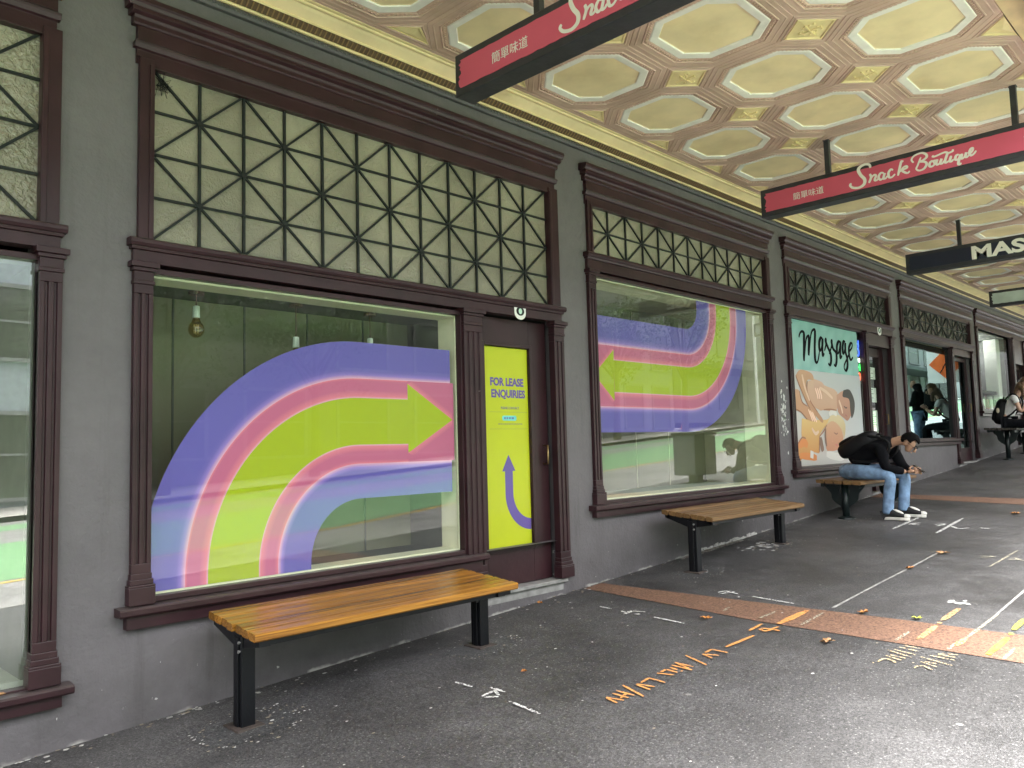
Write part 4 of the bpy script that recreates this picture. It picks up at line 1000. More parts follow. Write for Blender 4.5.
for st in MASSAGE: ribbon(mb, catmull(st, 6), .034, lambda q: (q[0], yp-.0020, q[1]), down=.9, lift=(0,-1,0))
mb.build('brush_lettering', mat('black_ink', (.006,.007,.009), rough=.85, spec=.1), t)
SK = [tuple(tuple(v*.72 for v in c) for c in p) for p in [((.80,.52,.38),(.68,.40,.26)), ((.66,.36,.25),(.50,.23,.15)), ((.02,.014,.012),(.05,.03,.024)), ((.72,.42,.26),(.56,.28,.14)), ((.78,.50,.38),(.68,.38,.26)),
      ((.72,.40,.24),(.64,.32,.17)), ((.86,.58,.22),(.72,.30,.08)), ((.76,.44,.26),(.66,.28,.16)), ((.80,.66,.40),(.66,.48,.24)), ((.70,.68,.64),(.62,.60,.58))]]
order = [0, 4, 6, 8, 7, 1, 2, 3, 5, 9]
mb = MB()
for k, i in enumerate(order):
    P = PHOTO[i]; n = len(P); cx_ = sum(p[0] for p in P)/n; cz_ = sum(p[1] for p in P)/n
    sm = catmull(P+[P[0]], 4)[:-1]; z_ = [p.y for p in sm]; zlo, zhi = min(z_), max(z_)
    a, b = SK[i]; yy = yp-.0002*(k+1)
    mb.face([(p.x, yy, p.y) for p in sm], 0, [lerp(b, a, (p.y-zlo)/(zhi-zlo)) for p in sm])
# fingers of the two hands, closed eyes and mouths of the two lying people
yy = yp-.0026
def stroke(pts, w_, c):
    n0 = len(mb.f); ribbon(mb, catmull(pts, 4), w_, lambda q: (q[0], yy, q[1]), lift=(0,-1,0))
    for i in range(n0, len(mb.f)): mb.c[i] = c
for dx in (0, .055, .11): stroke([(9.93+dx,1.86-dx*.3),(10.0+dx,1.77-dx*.2),(10.04+dx*1.1,1.71-dx*.1)], .03, (.84,.56,.42))
for dx in (0, .06, .12): stroke([(10.17+dx,2.14),(10.22+dx,2.06),(10.24+dx*.9,2.0)], .034, (.84,.58,.46))
stroke([(11.06,1.92),(11.12,1.90),(11.17,1.905)], .022, (.12,.06,.05)); stroke([(11.09,1.80),(11.15,1.785)], .022, (.35,.12,.1))
stroke([(10.68,1.56),(10.75,1.54),(10.80,1.555)], .018, (.25,.12,.08)); stroke([(10.70,1.40),(10.78,1.39)], .022, (.50,.14,.12)); stroke([(10.62,1.52),(10.60,1.45),(10.64,1.44)], .014, (.55,.26,.16))
for pts, w_ in (([(10.24,1.50),(10.27,1.40),(10.30,1.32)], .10), ([(10.42,1.62),(10.40,1.50),(10.42,1.38)], .05)): stroke(pts, w_, (.20,.11,.075))
for pts, w_ in (([(9.62,1.28),(9.9,1.26),(10.1,1.24)], .09), ([(9.58,1.40),(9.75,1.44),(9.85,1.40)], .10)): stroke(pts, w_, (.62,.22,.06))
for pts, w_ in (([(9.95,1.24),(9.97,1.33)], .09), ([(10.4,1.28),(10.7,1.24),(10.95,1.22)], .10), ([(10.55,1.80),(10.68,1.84),(10.80,1.80)], .07)): stroke(pts, w_, (.62,.60,.56))
for pts in ([(9.62,2.28),(9.70,2.17),(9.87,1.97),(10.0,1.85)], [(9.95,2.22),(9.92,2.11),(10.01,1.96),(10.2,1.83)], [(9.70,2.09),(9.76,1.95),(9.9,1.9)], [(9.53,1.86),(9.72,1.82),(9.88,1.73)], [(9.81,1.49),(9.70,1.50),(9.55,1.41)], [(10.22,1.52),(10.2,1.4),(10.19,1.31)], [(10.46,1.66),(10.35,1.58),(10.23,1.52)], [(10.39,1.86),(10.6,1.87),(10.81,1.86)]):
    stroke(pts, .022, (.30,.13,.07))
for pts in ([(9.80,2.30),(9.86,2.14),(9.98,1.97)], [(10.3,2.15),(10.5,2.1),(10.7,2.02)], [(10.0,1.62),(10.1,1.55),(10.2,1.58)], [(10.9,2.0),(10.97,1.9),(11.0,1.82)]):
    stroke(pts, .045, (.66,.46,.33))
mb.build('printed_picture', M_PRINT, t)

# vertical lit sign between poster and mullion
t = thing('led_sign', 'narrow vertical LED sign glowing blue and green beside the massage poster', 'sign', (11.76, .06, 2.3))
mb = MB(); mb.box(11.70, 11.825, .06, .085, 2.26, 2.93); mb.build('housing', M_BLACK, t)
EB = mat_emit('led_blue', (.05,.12,.9), .5); EG = mat_emit('led_green', (.05,.8,.12), .55); ER = mat_emit('led_red', (.9,.12,.05), .5); EWT = mat_emit('led_white', (.9,.9,.9), .5)
def ledring(cz, m, k):
    mb = MB()
    if k == 'ring':
        for a0, a1 in zip(rng(0,6.283,14)[:-1], rng(0,6.283,14)[1:]):
            mb.bar((11.762+.036*math.cos(a0),.056,cz+.055*math.sin(a0)), (11.762+.036*math.cos(a1),.056,cz+.055*math.sin(a1)), .016, .006, (0,1,0))
    else:
        mb.box(11.722, 11.738, .052, .059, cz-.05, cz+.05); mb.box(11.786, 11.802, .052, .059, cz-.05, cz+.05); mb.box(11.739, 11.785, .052, .059, cz-.008, cz+.008)
    mb.build('led_segment', m, t)
ledring(2.84, EB, 'bar'); ledring(2.72, EB, 'ring'); ledring(2.50, EG, 'bar'); ledring(2.36, ER, 'ring')
mb = MB(); mb.box(11.715, 11.81, .054, .059, 2.575, 2.63); mb.build('led_segment', EWT, t)

# paper notices inside the massage door
for i, (z, h) in enumerate(((2.45,.18), (2.12,.22), (1.72,.34), (1.42,.16))):
    t = thing('paper_notice', ['white notice at the top of the door beside the massage poster', 'second white notice from the top of the door beside the massage poster', 'tall white price list in the door beside the massage poster', 'lowest white notice in the door, just above the seated man'][i], 'notice', (12.35, .1, z), 'notices in the door glass')
    mb = MB(); mb.box(12.14, 12.56, .124, .126, z-h/2, z+h/2); mb.build('paper', M_WHITE, t)
    mb = MB(); q = z+h/2-.03
    while q > z-h/2+.02: mb.box(12.17, 12.17+random.uniform(.2,.36), .1225, .1238, q, q+.010); q -= .032
    mb.build('printed_lines', mat('grey_ink', (.12,.12,.13), rough=.6), t)

# small stickers and the scratched tag
def sticker(x, z, label, s=.065):
    t = thing('camera_sticker', label, 'sticker', (x, -.03, z), 'round camera stickers over the doors')
    P = [(x-s,z+s*.75),(x-s,z-.2*s)] + [(x+s*math.cos(a), z-.2*s+s*math.sin(a)*.85) for a in rng(math.pi,2*math.pi,12)][1:-1] + [(x+s,z-.2*s),(x+s,z+s*.75)]
    mb = MB(); mb.prism([(a,-.0315,b) for a, b in reversed(P)], (0,.003,0)); mb.build('backing', M_WHITE, t)
    mb = MB(); mb.prism([(x+.7*s*math.cos(a), -.033, z+.55*s*math.sin(a)) for a in rng(0,6.283,20)[:-1]], (0,.0012,0)); mb.build('ring', M_BLACK, t)
    mb = MB(); mb.prism([(x+.3*s*math.cos(a), -.0342, z+.36*s*math.sin(a)) for a in rng(0,6.283,14)[:-1]], (0,.001,0)); mb.build('eye_dot', mat('mint_ink', (.5,.7,.6)), t)
sticker(4.60, 2.555, 'small black and white camera sticker over the lease poster door')
sticker(12.42, 3.085, 'small camera sticker over the door beside the massage poster', .075)
mb = MB(); r3 = random.Random(12)
for _ in range(70):
    x_, z_ = 9.19+r3.gauss(0,.05), 1.80+r3.gauss(0,.17); s = r3.uniform(.006,.024)
    mb.face([(x_+s*r3.uniform(.4,1)*math.cos(a), -.004, z_+1.7*s*r3.uniform(.4,1)*math.sin(a)) for a in rng(0,6.28,7)[:-1]])
o = mb.build('peeled_sticker', mat('paper_scraps', (.62,.62,.6), rough=.8)); tag(o, 'white scraps of a torn sticker on the grey wall right of the left pointing arrow', 'sticker')

# ------------------------------------------------------------------ pendant bulbs behind the second window
M_BULB = mat_glass('amber_bulb_glass', tint=(.80,.66,.38)); M_CORD = mat('brown_cord', (.10,.05,.035)); M_SOCK = mat('white_socket', (.62,.66,.60), rough=.4)
def bulb(x, y, zt, zb, label):
    t = thing('pendant_bulb', label, 'lamp', (x, y, zt), 'pendant bulbs in the rainbow arrow window')
    mb = MB(); mb.tube([(x,y,zt),(x,y,zb+.14)], .004, 6); mb.build('cord', M_CORD, t)
    mb = MB(); mb.tube([(x,y,zt),(x,y,zt-.02)], .045, 16); mb.build('ceiling_rose', M_CORD, t, smooth=False)
    mb = MB(); mb.tube([(x,y,zb+.145),(x,y,zb+.14),(x,y,zb+.075),(x,y,zb+.07)], [.010,.02,.022,.018], 14); mb.build('socket', M_SOCK, t, smooth=True)
    mb = MB(); mb.ball((x,y,zb), .048, .048, .052, 18, 12); mb.tube([(x,y,zb+.072),(x,y,zb+.04)], [.018,.03], 14, caps=False); bo = mb.build('bulb', M_BULB, t, smooth=True)
    mb = MB()
    for k in range(5): a = k*1.256; mb.tube([(x+.012*math.cos(a),y+.012*math.sin(a),zb-.025),(x+.014*math.cos(a+.6),y+.014*math.sin(a+.6),zb+.03)], .0016, 5)
    mb.build('filament', mat('bright_filament', (.8,.7,.5), rough=.3, metal=.6), bo)
bulb(2.12, .33, 2.465, 2.235, 'leftmost bare bulb, hanging fully in view behind the second window')
bulb(2.80, .33, 2.465, 2.10, 'middle pendant bulb, half hidden by the purple band')
bulb(3.40, .33, 2.465, 2.14, 'right pendant bulb, half hidden by the purple band near the middle of the window')

mb = MB(); r4 = random.Random(8); P = [(1.775,.008,3.55)]
for _ in range(60):
    P.append((1.775+r4.gauss(0,.022), .004+r4.uniform(-.006,.006), 3.54+r4.gauss(0,.036)))
mb.tube(P, .0016, 5)
tag(mb.build('wire_tangle', M_BLACK), 'small dark tangle of wire in the top left corner of the large lattice window', 'wire')
# ------------------------------------------------------------------ benches
def wood_mat(name, c1, c2, rough):
    m = bpy.data.materials.new(name); m.use_nodes = True
    nt = m.node_tree; N = nt.nodes; L = nt.links; b = N['Principled BSDF']
    tc = N.new('ShaderNodeTexCoord'); mp = N.new('ShaderNodeMapping'); mp.inputs['Scale'].default_value = (.55, 22, 22); L.new(tc.outputs['Object'], mp.inputs['Vector'])
    nz = N.new('ShaderNodeTexNoise'); nz.inputs['Scale'].default_value = 3.2; nz.inputs['Detail'].default_value = 7; nz.inputs['Distortion'].default_value = 1.2; L.new(mp.outputs[0], nz.inputs['Vector'])
    cr = N.new('ShaderNodeValToRGB'); cr.color_ramp.elements[0].position = .3; cr.color_ramp.elements[1].position = .72
    cr.color_ramp.elements[0].color = (*c1, 1); cr.color_ramp.elements[1].color = (*c2, 1); L.new(nz.outputs['Fac'], cr.inputs[0])
    at = N.new('ShaderNodeVertexColor'); at.layer_name = 'Col'
    mx = N.new('ShaderNodeMix'); mx.data_type = 'RGBA'; mx.blend_type = 'MULTIPLY'; mx.inputs['Factor'].default_value = 1
    L.new(cr.outputs[0], mx.inputs['A']); L.new(at.outputs[0], mx.inputs['B']); L.new(mx.outputs['Result'], b.inputs['Base Color'])
    b.inputs['Roughness'].default_value = rough; b.inputs['Specular IOR Level'].default_value = .4
    bp = N.new('ShaderNodeBump'); bp.inputs['Strength'].default_value = .2; bp.inputs['Distance'].default_value = .004
    L.new(nz.outputs['Fac'], bp.inputs['Height']); L.new(bp.outputs['Normal'], b.inputs['Normal'])
    return m
WV = wood_mat('varnished_planks', (.15, .055, .008), (.43, .205, .034), .25)
WW = wood_mat('weathered_planks', (.11, .056, .02), (.26, .15, .06), .5)
def seat(mb, x0, x1, y0, y1, z0, z1, n, th, seed, gap=.007):
    """planks along x; z0 at the street edge, z1 at the wall edge"""
    r = random.Random(seed); w_ = (y1-y0-gap*(n-1))/n
    tl = math.atan2(z1-z0, y1-y0)
    for i in range(n):
        a = y0+i*(w_+gap); z = z0+(z1-z0)*(a-y0)/(y1-y0); zz = z0+(z1-z0)*(a+w_-y0)/(y1-y0)
        e0, e1 = r.uniform(-.008,.008), r.uniform(-.008,.008); f = r.uniform(.62, 1.2)
        c = 0.008
        P = [(a+c,z-th),(a+w_-c,zz-th),(a+w_,zz-th+c),(a+w_,zz-c),(a+w_-c,zz),(a+c,z),(a,z-c),(a,z-th+c)]
        n0 = len(mb.f); mb.prism([(x0+e0, p, q) for p, q in P], (x1-x0+e1-e0, 0, 0))
        for k in range(n0, len(mb.f)): mb.c[k] = (f, f*.98, f*.95)
def bench(label, x0, x1, legs, zf, zb, m, seed, y0=-.70, y1=-.17, yl=-.47):
    t = thing('bench', label, 'bench', ((x0+x1)/2, yl, G((x0+x1)/2, yl)), 'slatted benches along the wall')
    mb = MB(); seat(mb, x0, x1, y0, y1, zf, zb, 7, .04, seed, .009); mb.build('seat', m, t)
    zc = (zf+zb)/2
    mb = MB(); mb.box(x0+.02, x1-.02, yl-.03, yl+.03, zc-.105, zc-.052)
    for yy in (y0+.05, y1-.05):
        zz = zf+(zb-zf)*(yy-y0)/(y1-y0); mb.box(x0+.03, x1-.03, yy-.015, yy+.015, zz-.075, zz-.042)
    mb.build('under_rail', M_BLACK, t, bevel=.003)
    for lx in legs:
        zg = G(lx, yl)
        mb = MB(); mb.box(lx-.038, lx+.038, yl-.045, yl+.045, zg-.02, zc-.062)
        mb.box(lx-.046, lx-.038, yl-.018, yl+.018, zg, zc-.07)          # proud seam down the hollow section
        lg = mb.build('leg', M_BLACK, t, bevel=.004)
        mb = MB(); mb.prism([(lx-.03, yy, zf+(zb-zf)*(yy-y0)/(y1-y0)-.042) for yy in (y0+.02, y1-.02)] + [(lx-.03, y1-.02, zb-.07), (lx-.03, yl+.05, zc-.12), (lx-.03, yl-.05, zc-.12), (lx-.03, y0+.02, zf-.07)], (.06,0,0))
        mb.build('cross_arm', M_BLACK, lg)
        mb = MB()
        for zz in (zc-.095, zc-.14): mb.tube([(lx-.036,yl-.025,zz),(lx-.047,yl-.025,zz)], .008, 8)
        mb.build('bolt', mat('zinc_bolt', (.45,.45,.44), rough=.35, metal=.7), lg)
        mb = MB(); mb.box(lx-.075, lx+.075, yl-.08, yl+.08, zg-.012, zg+.009)
        mb.build('base_plate', mat('rusty_plate', (.055,.042,.036), rough=.7, var=.4, vscale=20), lg, bevel=.002)
    return t
bench('nearest bench, glossy orange varnished planks on two black legs, below the big arrow window', 1.965, 3.80, (2.02, 3.67), .59, .64, WV, 1)
bench('middle bench, weathered brown planks on two black legs, below the left pointing arrow', 6.26, 8.09, (6.32, 7.97), .815, .865, WW, 4)
def bench_old(label, x0, x1, legs, zf, zb, seed, m):
    """older pattern: round post with curved scroll brackets"""
    t = thing('bench', label, 'bench', ((x0+x1)/2, -.45, G((x0+x1)/2, -.45)), 'slatted benches along the wall')
    y0, y1, yl = -.68, -.14, -.44
    mb = MB(); seat(mb, x0, x1, y0, y1, zf, zb, 5, .042, seed, .012); mb.build('seat', m, t)
    zc = (zf+zb)/2
    mb = MB()
    for yy in (y0+.06, y1-.06):
        zz = zf+(zb-zf)*(yy-y0)/(y1-y0); mb.box(x0+.04, x1-.04, yy-.02, yy+.02, zz-.085, zz-.044)
    mb.build('under_rail', M_GREENBLK, t)
    for lx in legs:
        zg = G(lx, yl)
        mb = MB(); mb.tube([(lx,yl,zg-.02),(lx,yl,zc-.05)], .042, 16); lg = mb.build('leg', M_GREENBLK, t, smooth=False)
        lg.data.polygons.foreach_set('use_smooth', [len(p.vertices) == 4 for p in lg.data.polygons])
        for s in (-1, 1):
            P = catmull([(s*.25, zc-.055), (s*.215, zc-.10), (s*.17, zc-.155), (s*.155, zc-.225), (s*.11, zc-.275), (s*.05, zc-.32), (s*.0405, zc-.38)], 5)
            Q = [(s*.0405, zc-.20), (s*.06, zc-.12), (s*.0405, zc-.055)]
            mb = MB(); mb.prism([(lx-.012, yl+p[0], p[1]) for p in P] + [(lx-.012, yl+q[0], q[1]) for q in Q], (.024,0,0)); mb.build('bracket', M_GREENBLK, lg)
        mb = MB(); mb.tube([(lx,yl,zg-.01),(lx,yl,zg+.012),(lx,yl,zg+.03)], [.10,.095,.05], 18); mb.build('base_plate', M_GREENBLK, lg)
    return t
bench_old('old bench with scroll brackets under the seated man', 9.66, 11.60, (9.78, 11.35), .962, .985, 7, WW)
bench_old('far bench with dark planks under the seated woman', 17.2, 19.1, (17.55, 18.9), 1.595, 1.615, 9, mat('dummy', (.1,.1,.1)) and wood_mat('dark_planks', (.03,.025,.022), (.07,.06,.05), .5))

# ------------------------------------------------------------------ people
M_SKIN = mat('skin_tan', (.42, .24, .155), rough=.5, var=.06); M_SKIN2 = mat('skin_fair', (.55, .33, .24), rough=.5, var=.05)
M_HAIRB = mat('black_hair', (.004, .0035, .0035), rough=.8, spec=.08, var=.3, vscale=60, bump=.4, bscale=120)
M_HAIR2 = mat('brown_hair', (.11, .062, .032), rough=.5, var=.35, vscale=40, bump=.5, bscale=90)
M_KNIT = mat('black_jumper', (.0028, .003, .0045), rough=.9, spec=.15, var=.2, vscale=9, bump=.4, bscale=16)
M_DENIM = mat('pale_blue_denim', (.17, .27, .42), rough=.8, var=.35, vscale=14, bump=.9, bscale=20)
M_PACK = mat('black_nylon', (.003, .003, .004), rough=.6, spec=.25, var=.2, bump=.4, bscale=14)
M_SOLE = mat('white_rubber', (.68, .66, .60), rough=.6, var=.08); M_CANVAS = mat('black_canvas', (.012,.012,.013), rough=.8)
M_TEE = mat('white_tee', (.66, .66, .66), rough=.8, var=.08, bump=.4, bscale=14); M_TROUS = mat('black_trousers', (.004,.0045,.007), rough=.85, spec=.15)
M_EYE = mat('eye_dark', (.01,.008,.007), rough=.2)

def frame(fwd, up):
    f = Vector(fwd).normalized(); u = Vector(up); s = f.cross(u).normalized(); u = s.cross(f).normalized()
    return f, s, u       # forward, person's right, up
def head_extra(c, f, s, u, k=1.0):
    """nose, ears, brow and chin lumps that fuse with the head"""
    mb = MB(); c = Vector(c)
    mb.tube([c+f*.088*k+u*.012*k, c+f*.104*k-u*.012*k, c+f*.118*k-u*.030*k, c+f*.095*k-u*.040*k], [.008*k,.012*k,.015*k,.010*k], 8)
    for sg in (-1, 1):
        mb.ball(c+s*sg*.079*k-f*.008*k-u*.012*k, .010*k, .020*k, .032*k, 10, 8, rot=Matrix((s, f, u)).transposed())
    mb.tube([c+f*.090*k-u*.064*k-s*.022*k, c+f*.099*k-u*.066*k, c+f*.090*k-u*.064*k+s*.022*k], [.004,.007,.004], 6)
    return mb.mesh('face', [M_SKIN], smooth=True)
def eyes(c, f, s, u, parent, k=1.0):
    for sg in (-1, 1):
        mb = MB(); mb.ball(Vector(c)+f*.083*k+s*sg*.031*k+u*.006*k, .012*k, .012*k, .008*k, 10, 8); mb.build('eye', M_EYE, parent, smooth=True)
def hand_mesh(w_, palm_dir, side, across, curl, k=1.0):
    """palm and five separate bent fingers; w_ wrist point, palm_dir along the hand, across towards the thumb, curl the way the fingers close"""
    w_ = Vector(w_); d = Vector(palm_dir).normalized(); a = Vector(across); a = (a - d*a.dot(d)).normalized(); c = Vector(curl); c = (c - d*c.dot(d) - a*c.dot(a)).normalized()
    out = []
    V = {'w': (*w_, .026*k), 'p1': (*(w_+d*.045*k), (.040*k, .020*k)), 'p2': (*(w_+d*.085*k), (.042*k, .018*k))}
    out.append(skin('palm', V, [('w','p1'),('p1','p2')], 'w', M_SKIN, parent=False, sub=2))
    for i, ln in enumerate((.070, .080, .075, .058)):
        b = w_+d*.075*k+a*(.030-.020*i)*k
        L_ = ln*k
        V = {'a': (*b, .0105*k), 'b': (*(b+d*L_*.48+c*L_*.10), .0098*k), 'c': (*(b+d*L_*.72+c*L_*.42), .009*k), 'd': (*(b+d*L_*.70+c*L_*.72), .0075*k)}
        out.append(skin('finger', V, [('a','b'),('b','c'),('c','d')], 'a', M_SKIN, parent=False, sub=1))
    b = w_+d*.03*k+a*.028*k
    V = {'a': (*b, .013*k), 'b': (*(b+a*.030*k+d*.025*k+c*.010*k), .0115*k), 'c': (*(b+a*.030*k+d*.055*k+c*.022*k), .009*k)}
    out.append(skin('thumb', V, [('a','b'),('b','c')], 'a', M_SKIN, parent=False, sub=1))
    return out
def hair_cap(c, f, s, u, m, parent, k=1.0, low=-.02, long=None):
    """short cap of hair following the skull, hairline open at the face"""
    bm = bmesh.new(); bmesh.ops.create_icosphere(bm, subdivisions=4, radius=1)
    kill = []
    for v in bm.verts:
        d = v.co.copy(); x, y, z = d
        p = Vector(c) + s*(x*.088*k) + f*(y*.108*k-.008*k) + u*(z*.118*k+.012*k)
        p += (s*x+f*y+u*z)*(.006*noise.noise(d*5)+.004*noise.noise(d*13))*k
        face = y > .42 and z < .42+.18*abs(x)
        neck = z < -.45 + .25*max(0, y) and y < .42
        ear = abs(x) > .80 and -.45 < z < .05 and y > -.30
        if face or neck or ear: kill.append(v)
        v.co = p
    bmesh.ops.delete(bm, geom=kill, context='VERTS')
    r = bmesh.ops.solidify(bm, geom=bm.faces[:], thickness=.012)
    me = bpy.data.meshes.new('hair'); bm.to_mesh(me); bm.free(); me.materials.append(m)
    me.polygons.foreach_set('use_smooth', [True]*len(me.polygons))
    o = bpy.data.objects.new('hair', me); COL.objects.link(o); attach(o, parent); return o
def shoe(heel, toe_dir, parent, L_=.285, sole=M_SOLE, upper=M_CANVAS, cap=True):
    """low canvas shoe: rubber sole, canvas upper, rubber toe"""
    h = Vector(heel); d = Vector(toe_dir); d.z = 0; d.normalize(); sd = Vector((-d.y, d.x, 0))
    out = [(-.01,-.030),(.06,-.036),(.14,-.036),(.20,-.046),(.25,-.040),(.28,-.018),(.285,0)]
    fp = out + [(a, -b) for a, b in reversed(out[:-1])]
    mb = MB(); mb.prism([tuple(h+d*(a*L_/.285)+sd*b) for a, b in fp], (0,0,.036))
    r = mb.build('shoe', sole, parent, bevel=.008)
    P = lambda a, z, w_: (*(h+d*a*L_/.285+Vector((0,0,z))), w_)
    V = {'b': P(.0,.055,(.028,.036)), 'h': P(.03,.066,(.042,.052)), 'm': P(.09,.078,(.044,.056)), 'n': P(.15,.066,(.046,.044)), 't': P(.21,.05,(.048,.030)), 'e': P(.258,.042,(.036,.020))}
    skin('shoe_upper', V, [('b','h'),('h','m'),('m','n'),('n','t'),('t','e')], 'h', upper, r, sub=2)
    if cap:
        mb = MB(); up = Vector((0,0,1)); tilt = Matrix((d*.93-up*.37, sd, d*.37+up*.93)).transposed()
        mb.ball(h+d*.165*L_/.285+Vector((0,0,.098)), .062, .026, .016, 14, 8, rot=tilt)
        mb.ball(h+d*.250*L_/.285+Vector((0,0,.045)), .036, .043, .028, 14, 8)
        mb.build('toe_cap', sole, r, smooth=True)
def backpack(label, c, f, s, u, dims, m, name_loc):
    """rounded pack with a front pocket, top loop and shoulder straps; f points away from the wearer"""
    t = thing('backpack', label, 'backpack', c); c = Vector(c); rot = Matrix((s, f, u)).transposed()
    mb = MB(); mb.ball(c, dims[0], dims[1], dims[2], 28, 18, rot=rot, pw=.62); mb.build('pack_body', m, t, smooth=True)
    mb = MB(); mb.ball(c+f*dims[1]*.72-u*dims[2]*.32, dims[0]*.78, dims[1]*.55, dims[2]*.48, 22, 14, rot=rot, pw=.6); mb.build('front_pocket', m, t, smooth=True)
    mb = MB(); mb.tube(catmull([c+u*dims[2]*.93+s*.04, c+u*dims[2]*1.12+s*.02, c+u*dims[2]*1.12-s*.02, c+u*dims[2]*.93-s*.04], 5), .008, 6); mb.build('grab_loop', m, t)
    return t

# seated man, elbows on knees, looking down at a phone
man = thing('person', 'seated person in black jumper and pale blue jeans hunched over a phone', 'person', (10.02, -.45, .97))
hc = Vector((10.02, -1.13, 1.405)); hf, hs_, hu = frame((.05, -.66, -.75), (0, -.75, .66))
hs_ = hf.cross(hu)
V = {'pel': (10.03,-.42,1.085,.10), 'sp': (10.03,-.53,1.225,.10), 'ch': (10.03,-.74,1.335,.105), 'nb': (10.025,-.915,1.405,.062), 'nk': (10.02,-.99,1.43,.052),
     'hd1': (*(hc-hf*.022+hu*.032), (.076,.082)), 'hd2': (*(hc+hf*.020+hu*.022), (.070,.078)), 'jw': (*(hc+hf*.045-hu*.065), (.046,.040)), 'cn': (*(hc+hf*.066-hu*.092), .026),
     'shR': (9.865,-.875,1.345,.045), 'elR': (9.835,-.905,1.115,.042), 'wrR': (9.955,-1.105,1.065,.026),
     'shL': (10.195,-.875,1.345,.045), 'elL': (10.215,-.965,1.125,.042), 'wrL': (10.085,-1.125,1.06,.026),
     'hiR': (9.93,-.46,1.065,.07), 'knR': (9.845,-.955,1.035,.056), 'anR': (9.845,-.895,.60,.036), 'ftR': (9.83,-.97,.56,.034),
     'hiL': (10.13,-.46,1.065,.07), 'knL': (10.17,-1.0,1.04,.056), 'anL': (10.12,-.98,.62,.036), 'ftL': (10.12,-1.06,.585,.034)}
E_ = [('pel','sp'),('sp','ch'),('ch','nb'),('nb','nk'),('nk','hd1'),('hd1','hd2'),('hd2','jw'),('jw','cn'),('ch','shR'),('shR','elR'),('elR','wrR'),('ch','shL'),('shL','elL'),('elL','wrL'),
      ('pel','hiR'),('hiR','knR'),('knR','anR'),('anR','ftR'),('pel','hiL'),('hiL','knL'),('knL','anL'),('anL','ftL')]
hm = hand_mesh((9.955,-1.105,1.065), (.25,-1,.18), 0, (.2,-.2,1), (1,.1,.1)) + hand_mesh((10.085,-1.125,1.06), (-.25,-1,.15), 0, (-.2,-.2,1), (-1,.1,.1))
body = skin('body', V, E_, 'pel', M_SKIN, man, extra=[head_extra(hc, hf, hs_, hu)]+hm)
eyes(hc, hf, hs_, hu, man)
hair_cap(hc, hf, hs_, hu, M_HAIRB, man)
V = {'pel': (10.03,-.44,1.155,.155), 'sp': (10.03,-.55,1.26,.165), 'ch': (10.03,-.75,1.365,.160), 'nb': (10.025,-.90,1.415,.10), 'col': (10.022,-.965,1.43,.068),
     'shR': (9.855,-.87,1.355,.082), 'elR': (9.83,-.905,1.12,.062), 'wrR': (9.945,-1.085,1.07,.044),
     'shL': (10.205,-.87,1.355,.082), 'elL': (10.22,-.965,1.13,.062), 'wrL': (10.095,-1.105,1.065,.044)}
skin('jumper', V, [('nb','col'),('pel','sp'),('sp','ch'),('ch','nb'),('ch','shR'),('shR','elR'),('elR','wrR'),('ch','shL'),('shL','elL'),('elL','wrL')], 'pel', M_KNIT, man)
V = {'bt': (10.03,-.275,1.06,.07), 'bu': (10.03,-.33,1.065,.125), 'pel': (10.03,-.42,1.075,.148), 'hiR': (9.925,-.46,1.07,.106), 'mR': (9.87,-.72,1.065,.092), 'knR': (9.845,-.965,1.03,.078), 'cR': (9.845,-.925,.82,.066), 'anR': (9.845,-.90,.60,.066), 'beR': (9.845,-.898,.575,.064),
     'hiL': (10.135,-.46,1.07,.106), 'mL': (10.16,-.74,1.07,.092), 'knL': (10.17,-1.01,1.035,.078), 'cL': (10.145,-1.0,.84,.066), 'anL': (10.12,-.985,.62,.066), 'beL': (10.12,-.983,.60,.064)}
skin('jeans', V, [('bt','bu'),('bu','pel'),('pel','hiR'),('hiR','mR'),('mR','knR'),('knR','cR'),('cR','anR'),('anR','beR'),('pel','hiL'),('hiL','mL'),('mL','knL'),('knL','cL'),('cL','anL'),('anL','beL')], 'pel', M_DENIM, man)
shoe((9.84,-.855,G(9.84,-.9)+.001), (-.04,-1,0), man, .29); shoe((10.12,-.94,G(10.12,-1)+.001), (.05,-1,0), man, .29)
mb = MB()
for sg in (-1, 1):
    e = hc+hf*.098+hs_*sg*.033+hu*.006
    mb.tube([e+(hs_*math.cos(a)*.026+hu*math.sin(a)*.019) for a in rng(0,6.283,14)], .0028, 6)
    mb.tube([e+hs_*sg*.026, hc+hf*.02+hs_*sg*.086+hu*.012, hc-hf*.02+hs_*sg*.084], .0025, 6)
mb.tube([hc+hf*.102-hs_*.008+hu*.008, hc+hf*.102+hs_*.008+hu*.008], .0025, 6)
mb.build('glasses', M_BLACK, man)
bf, bs, bu = frame((0, .55, .83), (0, -.83, .55))
pk = backpack('black backpack worn on the hunched back of the seated man', (10.03,-.545,1.395), Vector((0,.45,.893)).normalized(), Vector((1,0,0)), Vector((0,-.893,.45)), (.165,.105,.255), M_PACK, None)
for sx in (9.90, 10.16):
    mb = MB(); mb.tube(catmull([(sx,-.70,1.50),(sx,-.84,1.472),(sx-.01*(1 if sx<10 else -1),-.945,1.40),(sx,-.90,1.26),(sx,-.72,1.19),(sx,-.50,1.20)], 6), .017, 8); mb.build('shoulder_strap', M_PACK, pk)
mb = MB(); rotp = Matrix.Rotation(R_(38), 4, 'X'); rotp.translation = (10.02,-1.225,1.10)
mb.box(-.036,.036,-.075,.075,-.004,.004, mw=rotp)
ph = mb.build('phone', M_BLACK, bevel=.003); tag(ph, 'dark phone held in both hands by the seated man', 'phone')

